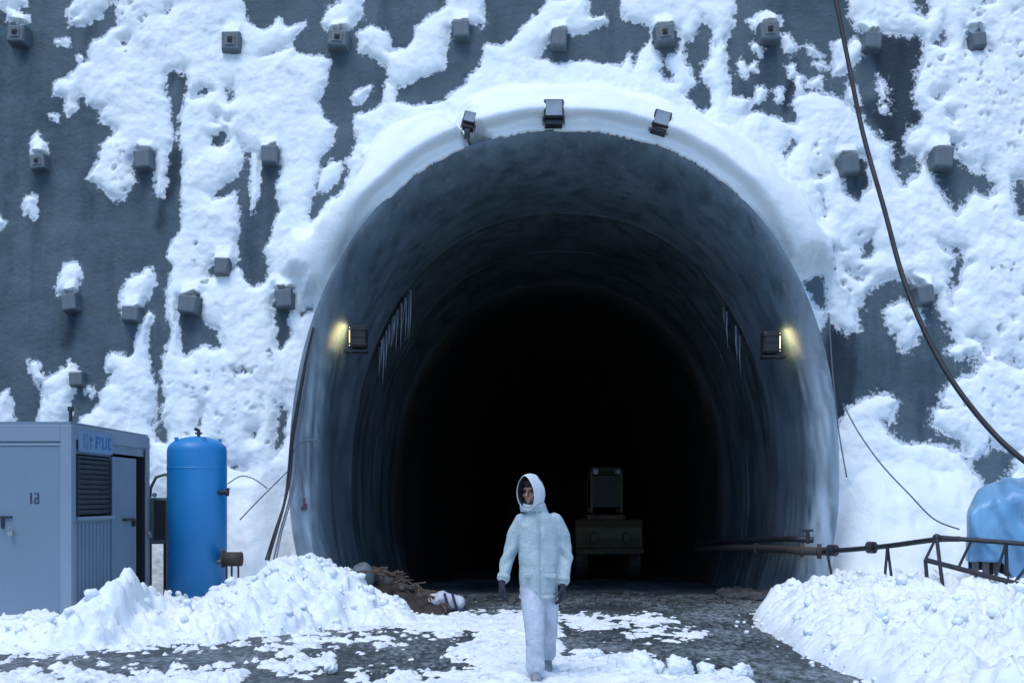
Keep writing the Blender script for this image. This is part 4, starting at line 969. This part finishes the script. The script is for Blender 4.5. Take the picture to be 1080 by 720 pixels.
def build_tarp():
    b = Vector((6.6, 13.9, 0)); t = thing('covered_stack', 'stack covered by a pale blue tarpaulin at the right edge', 'covered stack', b)
    # x stations, (half) sections: front y, top z
    st = [(5.70, 1.28, .01), (5.72, 1.36, .40), (5.78, 1.48, .62), (5.90, 1.62, .68), (6.1, 1.70, .74), (6.4, 1.77, .78), (6.8, 1.90, .8), (7.3, 2.05, .8), (7.9, 2.12, .8), (8.6, 2.05, .78), (8.9, 1.8, .6)]
    V = []; nn = 44; S_ = spline([(a, z, w) for a, z, w in st], 6)
    for i, (x, zt, w) in enumerate(S_):
        zb = 0.80 - 0.38 * float(sstep(6.2, 6.5, x)) ; row = []
        for k in range(nn):
            u = k / (nn - 1)                                  # front hem -> over the top -> back hem
            if u < .36: q = u / .36; y = -w - .04 * (1 - q); z = zb + (zt - .14 - zb) * q
            elif u < .64: q = (u - .36) / .28; y = -w + 2 * w * q; z = zt - .14 + .14 * math.sin(math.pi * q) * 1.0 + .10 * math.sin(q * math.pi)
            else: q = (u - .64) / .36; y = w; z = zt - .14 - (zt - .14 - .6) * q
            row.append((x, y, z))
        V.append(row)
    V = np.array(V)
    x, y, z = V[..., 0], V[..., 1], V[..., 2]
    fold = .09 * fbm(x * 3.2 + y, z * .9 + y * .8, 3, 401) + .10 * np.abs(perlin(x * 3.2 + z * 1.6, y * 1.2 + z * .5, 405)) 
    V[..., 1] -= fold * sstep(.1, -.4, y) * 1.6; V[..., 2] += fold * .6 * (z > 1.3); V[..., 0] += .02 * fbm(y * 3, z * 3, 2, 409) + (y + .7) * .54
    me, _ = grid_mesh('tarpaulin', V - np.array([b.x, 0, 0]), np.ones((V.shape[0] - 1, nn - 1), bool), V.shape[0], nn)
    o = link('tarpaulin', me, 'tarp', t, True); md = o.modifiers.new('thick', 'SOLIDIFY'); md.thickness = .012
    # snow free crate below the hem
    m = MB()
    for k in range(22): m.box((-.72 + k * .135, -.66, .62), (.075, .03, 1.0))
    m.box((.7, -.62, .95), (2.95, .04, .09)).box((.7, -.62, .45), (2.95, .04, .09)).build('crate_slats', 'wood', t)
    MB().box((1.15, 0.02, .55), (2.3, 1.2, 1.0)).build('crate_body', 'earth', t)
    MB().box((-.5, -.69, 1.02), (.42, .03, .035)).build('strap', 'ink_dark', t)

# ------------------------------------------------------------------ debris by the left foot of the arch
def build_debris():
    b = P(414, 640, 14.9); b.z = 0
    t = thing('debris_pile', 'brown heap of branches and rubble at the left foot of the tunnel', 'debris', b)
    xs = np.linspace(-1.1, 1.0, 60); ys = np.linspace(-.7, .9, 44); X, Y = np.meshgrid(xs, ys, indexing='ij')
    h = .50 * np.exp(-((X + .28) / .42)**2 - ((Y - .1) / .5)**2) + .26 * np.exp(-((X - .30) / .45)**2 - (Y / .45)**2) + .10 * fbm(X * 4, Y * 4, 3, 501) + .05 * billow(X * 9, Y * 9, 2, 505) - .03
    pos = h > 0; keep = pos[:-1, :-1] | pos[1:, 1:]
    me, _ = grid_mesh('mound', np.stack([X, Y, np.where(pos, h, -.03)], -1), keep, 60, 44); link('mound', me, 'earth', t, True)
    rr = random.Random(8); m = MB()
    for k in range(75):
        x = rr.uniform(-.75, .75); y = rr.uniform(-.5, .2); z = .50 * math.exp(-((x + .28) / .42)**2) + .26 * math.exp(-((x - .3) / .45)**2) - .02
        a = rr.uniform(0, math.pi); l = rr.uniform(.15, .5); dz = rr.uniform(-.15, .15); d = Vector((math.cos(a) * l, math.sin(a) * l * .5, dz)); c = Vector((x, y, z + .03))
        m.tube([c - d / 2, c + Vector((rr.uniform(-.04, .04), 0, .03)), c + d / 2], [.014, .011, .005], 5)
    m.build('branches', 'stick', t)
    m = MB()
    for k in range(26):
        x = rr.uniform(-.8, .8); y = rr.uniform(-.55, .1); z = .45 * math.exp(-((x + .28) / .42)**2) + .24 * math.exp(-((x - .3) / .45)**2)
        r = rr.uniform(.03, .075); ck = chunk_mesh(r, 520 + k, 8, 6); m.add([Vector(v) + Vector((x, y, z)) for v in ck.v], ck.f)
    tag(m.build('rubble', 'stone', t), kind='stuff')
    p = P(382, 608, 14.6); o = chunk_mesh(.16, 560, flat=1.2).build('boulder', 'pad', None, True); o.location = p; tag(o, 'pale upright stone between snow bank and brown debris heap', 'stone')
    # white sack
    b = P(471, 641, 14.75); b.z = 0; t = thing('sack', 'crumpled white sack with dark bands lying beside the debris heap', 'sack', b)
    s = MB(); 
    for (x, z, r) in ((-.16, .14, .12), (-.06, .16, .13), (.06, .13, .12), (.17, .12, .10)): s.ball((x, 0, z), (r, .14, r * 1.05), 12, 8)
    remeshed(s, 'sack_cloth', 'sack', t, .025, 2, lambda co: .03 * fbm(co[:, 0] * 9, co[:, 2] * 9, 3, 571))
    for x0, x1 in ((-.02, .05), (.09, .16)): MB().tube([(x0, -.165, .27), ((x0 + x1) / 2, -.185, .15), (x1, -.17, .04)], .022, 6).build('band', 'ink_dark', t)
    MB().box((0.03, -.02, .02), (.52, .26, .05), bev=.02).build('folded_hem', 'ink_dark', t)
    # loose stones and mud along the tunnel threshold
    m = MB()
    for k in range(170):
        px = rr.uniform(430, 800); y = rr.uniform(15.4, 18.5); x = (px - CX) * y / F; r = rr.uniform(.015, .07)
        ck = chunk_mesh(r, 600 + k, 7, 5, .7); m.add([Vector(v) + Vector((x, y, float(Gz(x, y)) + r * .3)) for v in ck.v], ck.f)
    for k in range(120):
        y = rr.uniform(16.5, 19.5); x = XC + shear(y)[0] + 3.2 + rr.gauss(0, .2); r = rr.uniform(.03, .12)
        ck = chunk_mesh(r, 800 + k, 8, 6, .7); m.add([Vector(v) + Vector((x, y, float(Gz(x, y)) + r * .4)) for v in ck.v], ck.f)
    o = m.build('rubble', 'stone', None); tag(o, 'dark loose stones scattered on the tunnel floor', 'rubble', kind='stuff')

# ------------------------------------------------------------------ wheel loader inside
def build_loader():
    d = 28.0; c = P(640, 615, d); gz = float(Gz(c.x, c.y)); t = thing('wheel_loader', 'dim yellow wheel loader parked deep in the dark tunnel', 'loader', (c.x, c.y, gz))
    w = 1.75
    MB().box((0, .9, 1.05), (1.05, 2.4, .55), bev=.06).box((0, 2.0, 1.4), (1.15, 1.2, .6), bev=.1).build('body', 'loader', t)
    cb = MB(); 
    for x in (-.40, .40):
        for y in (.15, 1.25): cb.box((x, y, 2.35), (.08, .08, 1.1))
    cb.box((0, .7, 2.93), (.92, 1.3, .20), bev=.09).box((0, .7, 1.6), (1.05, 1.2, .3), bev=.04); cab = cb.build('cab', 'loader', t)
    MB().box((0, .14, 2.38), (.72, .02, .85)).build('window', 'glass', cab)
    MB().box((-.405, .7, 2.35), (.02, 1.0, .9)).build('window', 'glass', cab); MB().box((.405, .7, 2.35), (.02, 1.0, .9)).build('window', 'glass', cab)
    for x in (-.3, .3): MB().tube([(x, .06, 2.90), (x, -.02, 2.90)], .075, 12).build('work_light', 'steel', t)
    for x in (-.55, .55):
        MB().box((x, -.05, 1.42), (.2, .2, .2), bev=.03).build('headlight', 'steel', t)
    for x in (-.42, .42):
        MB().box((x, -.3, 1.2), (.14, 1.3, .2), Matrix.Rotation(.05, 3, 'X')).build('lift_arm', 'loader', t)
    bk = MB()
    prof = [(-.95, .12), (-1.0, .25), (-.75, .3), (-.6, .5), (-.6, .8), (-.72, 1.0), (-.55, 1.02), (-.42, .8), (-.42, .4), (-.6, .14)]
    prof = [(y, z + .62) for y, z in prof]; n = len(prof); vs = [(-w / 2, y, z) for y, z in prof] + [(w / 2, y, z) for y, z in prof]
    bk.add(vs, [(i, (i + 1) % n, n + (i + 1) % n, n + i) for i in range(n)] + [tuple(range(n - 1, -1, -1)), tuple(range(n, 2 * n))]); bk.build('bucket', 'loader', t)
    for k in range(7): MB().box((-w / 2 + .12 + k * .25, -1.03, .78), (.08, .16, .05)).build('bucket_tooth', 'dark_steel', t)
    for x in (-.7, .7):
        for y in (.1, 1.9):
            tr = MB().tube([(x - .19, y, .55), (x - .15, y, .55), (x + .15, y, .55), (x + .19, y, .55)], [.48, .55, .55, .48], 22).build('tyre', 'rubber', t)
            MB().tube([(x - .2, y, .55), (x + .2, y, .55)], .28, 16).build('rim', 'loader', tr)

# ------------------------------------------------------------------ person
def build_person():
    X0, Y0 = P(568, 723, 8.95).x, 9.05
    t = thing('person', 'person walking in white hooded snow suit and black gloves before the tunnel', 'person', (X0, Y0, float(Gz(X0, Y0)) + .02))
    E = lambda c, rx, ry: (c, (rx, 0, 0), (0, ry, 0))
    def limb(mb, pts, rs, n=16):
        pp = spline(pts, 5); rr_ = np.interp(np.linspace(0, len(pts) - 1, len(pp)), range(len(pts)), rs); mb.tube(pp, list(rr_), n); mb.ball(pp[0], rr_[0] * .98); mb.ball(pp[-1], rr_[-1] * .98); return mb
    HR = Matrix.Rotation(math.radians(-27), 3, 'Z') @ Matrix.Rotation(math.radians(8), 3, 'X'); HC = Vector((-.055, -.035, 1.635))
    h = lambda x, y, z: HC + HR @ Vector((x, y, z))
    # continuous body: legs, trunk, arms, neck, head with face
    b = MB()
    b.loft([E((0, 0, z), rx, ry) for z, rx, ry in ((.76, .12, .09), (.85, .145, .10), (1.0, .13, .095), (1.2, .12, .09), (1.34, .11, .08), (1.42, .06, .06))], 20)
    limb(b, [(-.015, .0, 1.40), (-.03, -.01, 1.50), (-.05, -.02, 1.58)], [.06, .055, .055])
    legF = [(-.055, 0, .82), (-.035, -.145, .46), (-.028, -.16, .10)]; legR = [(.062, .02, .82), (.088, .07, .46), (.09, .29, .16)]
    limb(b, legF, [.085, .055, .04]); limb(b, legR, [.085, .055, .04])
    armL = [(-.12, 0, 1.37), (-.2, .01, 1.24), (-.255, .02, 1.10), (-.303, -.06, .86)]; armR = [(.12, 0, 1.37), (.2, .012, 1.24), (.24, .03, 1.10), (.212, -.05, .84)]
    limb(b, armL, [.05, .045, .038, .03]); limb(b, armR, [.05, .045, .038, .03])
    b.ball(h(0, .015, .02), (.069, .09, .11), 20, 14, HR); b.ball(h(0, -.03, -.055), (.055, .06, .06), 16, 12, HR)   # skull, jaw
    b.ball(h(0, -.078, -.105 + .01), (.024, .02, .02), 10, 8, HR)                                             # chin
    b.tube([h(0, -.075, .028), h(0, -.100, .0), h(0, -.112, -.018), h(0, -.088, -.024)], [.010, .012, .016, .012], 8)   # nose
    b.ball(h(0, -.078, .035), (.052, .018, .011), 12, 8, HR)                                                  # brow
    for s in (-1, 1):
        b.ball(h(s * .042, -.066, -.022), (.02, .018, .018), 10, 8, HR); b.ball(h(s * .074, .01, -.005), (.012, .022, .03), 10, 8, HR)   # cheek, ear
    b.ball(h(0, -.088, -.052), (.024, .010, .006), 10, 6, HR); b.ball(h(0, -.086, -.062), (.021, .010, .007), 10, 6, HR)                 # lips
    body = remeshed(b, 'body', 'skin', t, .0075, 2)
    for s in (-1, 1): MB().ball(h(s * .030, -.0775, .014), (.013, .008, .0075), 10, 8, HR).build('eye', 'hair', t, True)
    hr = MB().ball(h(0, .035, .04), (.082, .09, .10), 18, 12, HR); hr.ball(h(0, -.045, .086), (.070, .054, .042), 14, 10, HR)
    for s in (-1, 1): hr.ball(h(s * .068, -.012, -.03), (.024, .046, .085), 10, 8, HR)
    hr.ball(h(0, -.062, -.10), (.050, .036, .037), 12, 8, HR)     # beard
    remeshed(hr, 'hair', 'hair', t, .008, 2)
    # jacket
    j = MB()
    j.loft([E(c, rx, ry) for c, rx, ry in (((.0, 0, .70), .158, .126), ((.0, 0, .72), .167, .134), ((.002, 0, .84), .170, .136), ((.004, 0, .97), .168, .134), ((.005, 0, 1.10), .172, .134), ((.004, 0, 1.24), .184, .132), ((.003, 0, 1.34), .195, .12), ((.0, 0, 1.40), .155, .108), ((-.012, -.0, 1.45), .10, .095), ((-.03, -.01, 1.50), .09, .092), ((-.035, -.015, 1.53), .085, .09))], 28)
    limb(j, [(-.135, 0, 1.375), (-.205, .01, 1.25), (-.248, .022, 1.10), (-.285, -.015, .97), (-.303, -.058, .885)], [.076, .069, .061, .055, .050], 18)
    limb(j, [(.14, 0, 1.375), (.205, .012, 1.25), (.235, .03, 1.10), (.23, .0, .97), (.214, -.045, .865)], [.078, .071, .063, .056, .051], 18)
    def jd(co):
        x, y, z = co[:, 0], co[:, 1], co[:, 2]
        arm = sstep(.17, .21, np.abs(x))
        drape = .020 * fbm(x * 7 + y * 6 + z * 1.5, z * 2.6, 3, 701) + .007 * fbm(x * 13, z * 7 + x * 5, 3, 703)          # hanging folds of the body
        slv = .013 * perlin(z * 13 + np.abs(x) * 12, y * 5, 706) * (.35 + np.exp(-((z - 1.10) / .12)**2) + .6 * np.exp(-((z - .92) / .06)**2)) + .004 * fbm(x * 9, z * 6, 2, 709)
        f = drape * (1 - arm) + slv * arm
        f = f - .005 * np.exp(-((np.abs(x) - .165 - .02 * (1.3 - z)) / .012)**2) * (z > 1.1)                 # armhole seams
        ha = np.exp(-((z - .725) / .012)**2) * .005 - np.exp(-((z - .75) / .008)**2) * .006
        ha = ha - .002 * np.exp(-((z - .99) / .02)**2) * (1 - arm)
        return f + ha * (1 - arm)
    jk = remeshed(j, 'jacket', 'jacket', t, .0085, 3, jd)
    zp = [(-.03, -.102, 1.50), (-.012, -.122, 1.42), (.0, -.138, 1.3), (.003, -.143, 1.1), (.003, -.142, .95), (.003, -.146, .74)]
    MB().tube(spline(zp, 6), .0065, 6).build('zip', 'zip', jk)
    for s, x in ((-1, -.088), (1, .098)):
        MB().box((x, -.128, .915), (.105, .02, .035), Matrix.Rotation(s * -.30, 3, 'Z')).build('pocket_flap', 'jacket', jk, bevel=.005)
    for arm in (((-.296, -.045, .915), (-.305, -.062, .88)), ((.219, -.035, .895), (.213, -.048, .858))): MB().tube(arm, .056, 16).build('cuff', 'jacket', jk, True)
    # hood: a shell open to the front
    hd = MB(); ring = []
    for y, rx, rz, zc in ((-.045, .080, .125, .01), (-.115, .088, .138, .008), (-.142, .092, .146, .006), (-.149, .095, .150, .006), (-.143, .0995, .155, .004), (-.10, .109, .160, .002), (-.02, .118, .160, 0), (.05, .114, .152, -.005), (.105, .092, .118, -.015), (.135, .045, .06, -.02), (.142, .005, .008, -.02)):
        ring.append((h(0, y, zc), HR @ Vector((rx, 0, 0)), HR @ Vector((0, 0, rz))))
    k0 = len(hd.v); hd.loft(ring, 32, cap=False)
    v = np.array(hd.v); loc = (np.array(HR.transposed()) @ (v - np.array(HC)).T).T
    up = np.clip(loc[:, 2] / .16, 0, 1)
    loc[:, 0] *= .85 - .26 * up**2; loc[:, 1] *= .90                 # pointed top
    dn = np.clip(-loc[:, 2] / .16, 0, 1); loc[:, 0] *= 1 + .10 * dn; loc[:, 1] += .03 * dn**2
    nz = .006 * fbm(loc[:, 1] * 14, loc[:, 2] * 14, 3, 711); loc *= (1 + nz * 6)[:, None] * .5 + .5
    v = (np.array(HR) @ loc.T).T + np.array(HC); hd.v = [tuple(q) for q in v]
    ho = hd.build('hood', 'hoodtrim', jk, True)
    lin = MB().loft([(h(0, y, zc), HR @ Vector((rx, 0, 0)), HR @ Vector((0, 0, rz))) for y, rx, rz, zc in ((-.140, .0895, .143, .006), (-.105, .0845, .134, .008), (-.045, .078, .122, .01), (.02, .07, .11, .01))], 32, cap=False)
    v = np.array(lin.v); loc = (np.array(HR.transposed()) @ (v - np.array(HC)).T).T; up = np.clip(loc[:, 2] / .16, 0, 1); loc[:, 0] *= .85 - .26 * up**2; loc[:, 1] *= .90
    dn = np.clip(-loc[:, 2] / .16, 0, 1); loc[:, 0] *= 1 + .10 * dn; loc[:, 1] += .03 * dn**2
    lin.v = [tuple(q) for q in (np.array(HR) @ loc.T).T + np.array(HC)]; lin.build('hood_lining', 'glove', jk, True)
    col = MB().loft([((-.035, -.01, 1.46), (.118, 0, 0), (0, .105, 0)), ((-.045, -.02, 1.50), (.115, 0, 0), (0, .108, .0)), ((-.05, -.025, 1.535), (.108, 0, .0), (0, .105, .02)), ((-.05, -.02, 1.545), (.095, 0, 0), (0, .09, .02))], 24, cap=False)
    col.build('collar', 'jacket', jk, True)
    # trousers
    tr = MB()
    tr.loft([E((.004, 0.005, z), rx, ry) for z, rx, ry in ((.70, .135, .11), (.80, .15, .12), (.92, .14, .115))], 22)
    limb(tr, [(-.055, 0, .80), (-.045, -.085, .62), (-.035, -.15, .46), (-.03, -.16, .28), (-.028, -.16, .13)], [.108, .098, .082, .078, .082], 18)
    limb(tr, [(.062, .02, .80), (.082, .05, .62), (.088, .07, .47), (.09, .19, .30), (.09, .29, .19)], [.108, .098, .082, .074, .074], 18)
    def td(co):
        x, y, z = co[:, 0], co[:, 1], co[:, 2]
        return .010 * fbm(x * 9 + y * 7, z * 2.6, 3, 721) + .006 * perlin(z * 14 + x * 9, y * 6 + x * 5, 725) * (.3 + np.exp(-((z - .46) / .09)**2) + np.exp(-((z - .2) / .07)**2)) + .0015 * np.sin(z * 48 + 6 * perlin(x * 7, z * 5, 2)) * sstep(.45, .15, z)
    remeshed(tr, 'trousers', 'trouser', t, .0095, 3, td)
    for pos, yaw, pitch in (((-.028, -.19, .065), .05, 0), ((.09, .30, .12), -.05, .5)):
        R = Matrix.Rotation(yaw, 3, 'Z') @ Matrix.Rotation(pitch, 3, 'X'); q = MB(); c = Vector(pos)
        q.ball(c + R @ Vector((0, .03, .02)), (.05, .075, .055), 14, 10, R); q.ball(c + R @ Vector((0, -.08, -.005)), (.048, .085, .042), 14, 10, R); q.box(c + R @ Vector((0, -.02, -.045)), (.09, .27, .025), R, bev=.01)
        remeshed(q, 'boot', 'boot', t, .01, 2)
    # gloved hands, five bent fingers each
    def hand(wr, side, down, fwd):
        q = MB(); wr = Vector(wr); dn = Vector(down).normalized(); f = Vector(fwd).normalized(); f = (f - dn * f.dot(dn)).normalized(); o_ = dn.cross(f) * 1.0
        palm = wr + dn * .055
        q.loft([(wr - dn * .03, f * .034, o_ * .034), (wr, f * .036, o_ * .030), (wr + dn * .04, f * .046, o_ * .024), (wr + dn * .085, f * .048, o_ * .021), (wr + dn * .10, f * .040, o_ * .017)], 16)
        curl = o_ * (1 if (o_.x * side) < 0 else -1)                 # towards the body
        for k, ln in enumerate((.070, .082, .078, .060)):
            b0 = wr + dn * .082 + f * (.033 - k * .022)
            q1 = b0 + dn * ln * .45 + curl * .010; q2 = q1 + dn * ln * .32 + curl * .022; q3 = q2 + dn * ln * .16 + curl * .026
            q.tube([b0, q1, q2, q3], [.0125, .0118, .0108, .0085], 8); q.ball(q3, .0085, 8, 6)
        th0 = wr + dn * .028 + f * .038; th1 = th0 + dn * .035 + f * .024 + curl * .012; th2 = th1 + dn * .034 + f * .004 + curl * .016
        q.tube([th0, th1, th2], [.016, .0135, .010], 8); q.ball(th2, .010, 8, 6)
        remeshed(q, 'glove', 'glove', t, .0052, 2)
    hand((-.312, -.075, .85), -1, (-.08, -.22, -1), (.15, -1, 0)); hand((.210, -.06, .825), 1, (-.02, -.15, -1), (-.25, -1, 0))

# ------------------------------------------------------------------ light, sky, camera
def build_world():
    w = bpy.data.worlds.new('World'); S.world = w; w.use_nodes = True; nt = w.node_tree
    bg = nt.nodes['Background']; sk = nt.nodes.new('ShaderNodeTexSky'); sk.sky_type = 'NISHITA'; sk.sun_disc = False
    el, az = math.radians(SUN_EL), math.radians(SUN_AZ)
    sk.sun_elevation = el; sk.sun_rotation = az; sk.altitude = 2200; sk.air_density = 1.0; sk.dust_density = 0.2; sk.ozone_density = 3.5
    nt.links.new(sk.outputs['Color'], bg.inputs['Color']); bg.inputs['Strength'].default_value = SKY_S
    li = bpy.data.lights.new('sun', 'SUN'); li.energy = SUN_S; li.angle = math.radians(SUN_A); li.color = (1.0, 0.965, 0.91)
    o = bpy.data.objects.new('sun', li); COL.objects.link(o)
    dirv = Vector((math.sin(az) * math.cos(el), math.cos(az) * math.cos(el), math.sin(el)))    # towards the sun
    o.rotation_euler = dirv.to_track_quat('Z', 'Y').to_euler(); o.location = (0, 0, 30)
SUN_EL, SUN_AZ, SUN_S, SUN_A, SKY_S, EXPO = 66, 205, 1.25, 35, 0.15, 0.84
def build_camera():
    cam = bpy.data.cameras.new('camera'); o = bpy.data.objects.new('camera', cam); COL.objects.link(o)
    o.location = (0, 0, CZ); o.rotation_euler = (math.radians(90), 0, 0)
    cam.sensor_width = 36; cam.sensor_fit = 'HORIZONTAL'; cam.lens = 36 * F / 1080; cam.shift_y = (HY - 360) / 1080; cam.clip_end = 1000; cam.clip_start = 0.05
    S.camera = o

build_wall(); build_wall_snow(); build_anchors(); build_tunnel(); build_tunnel_lamps(); build_arch_floods()
build_ground(); build_ground_snow(); build_banks(); build_chunks()
build_container(); build_tank(); build_cables(); build_pipes(); build_tarp(); build_debris(); build_loader(); build_person()
build_world(); build_camera()
S.view_settings.view_transform = 'Standard'; S.view_settings.look = 'None'; S.view_settings.exposure = EXPO; S.view_settings.gamma = 1.0; S.view_settings.use_curve_mapping = False
S.cycles.max_bounces = 5; S.cycles.diffuse_bounces = 4; S.cycles.use_denoising = True
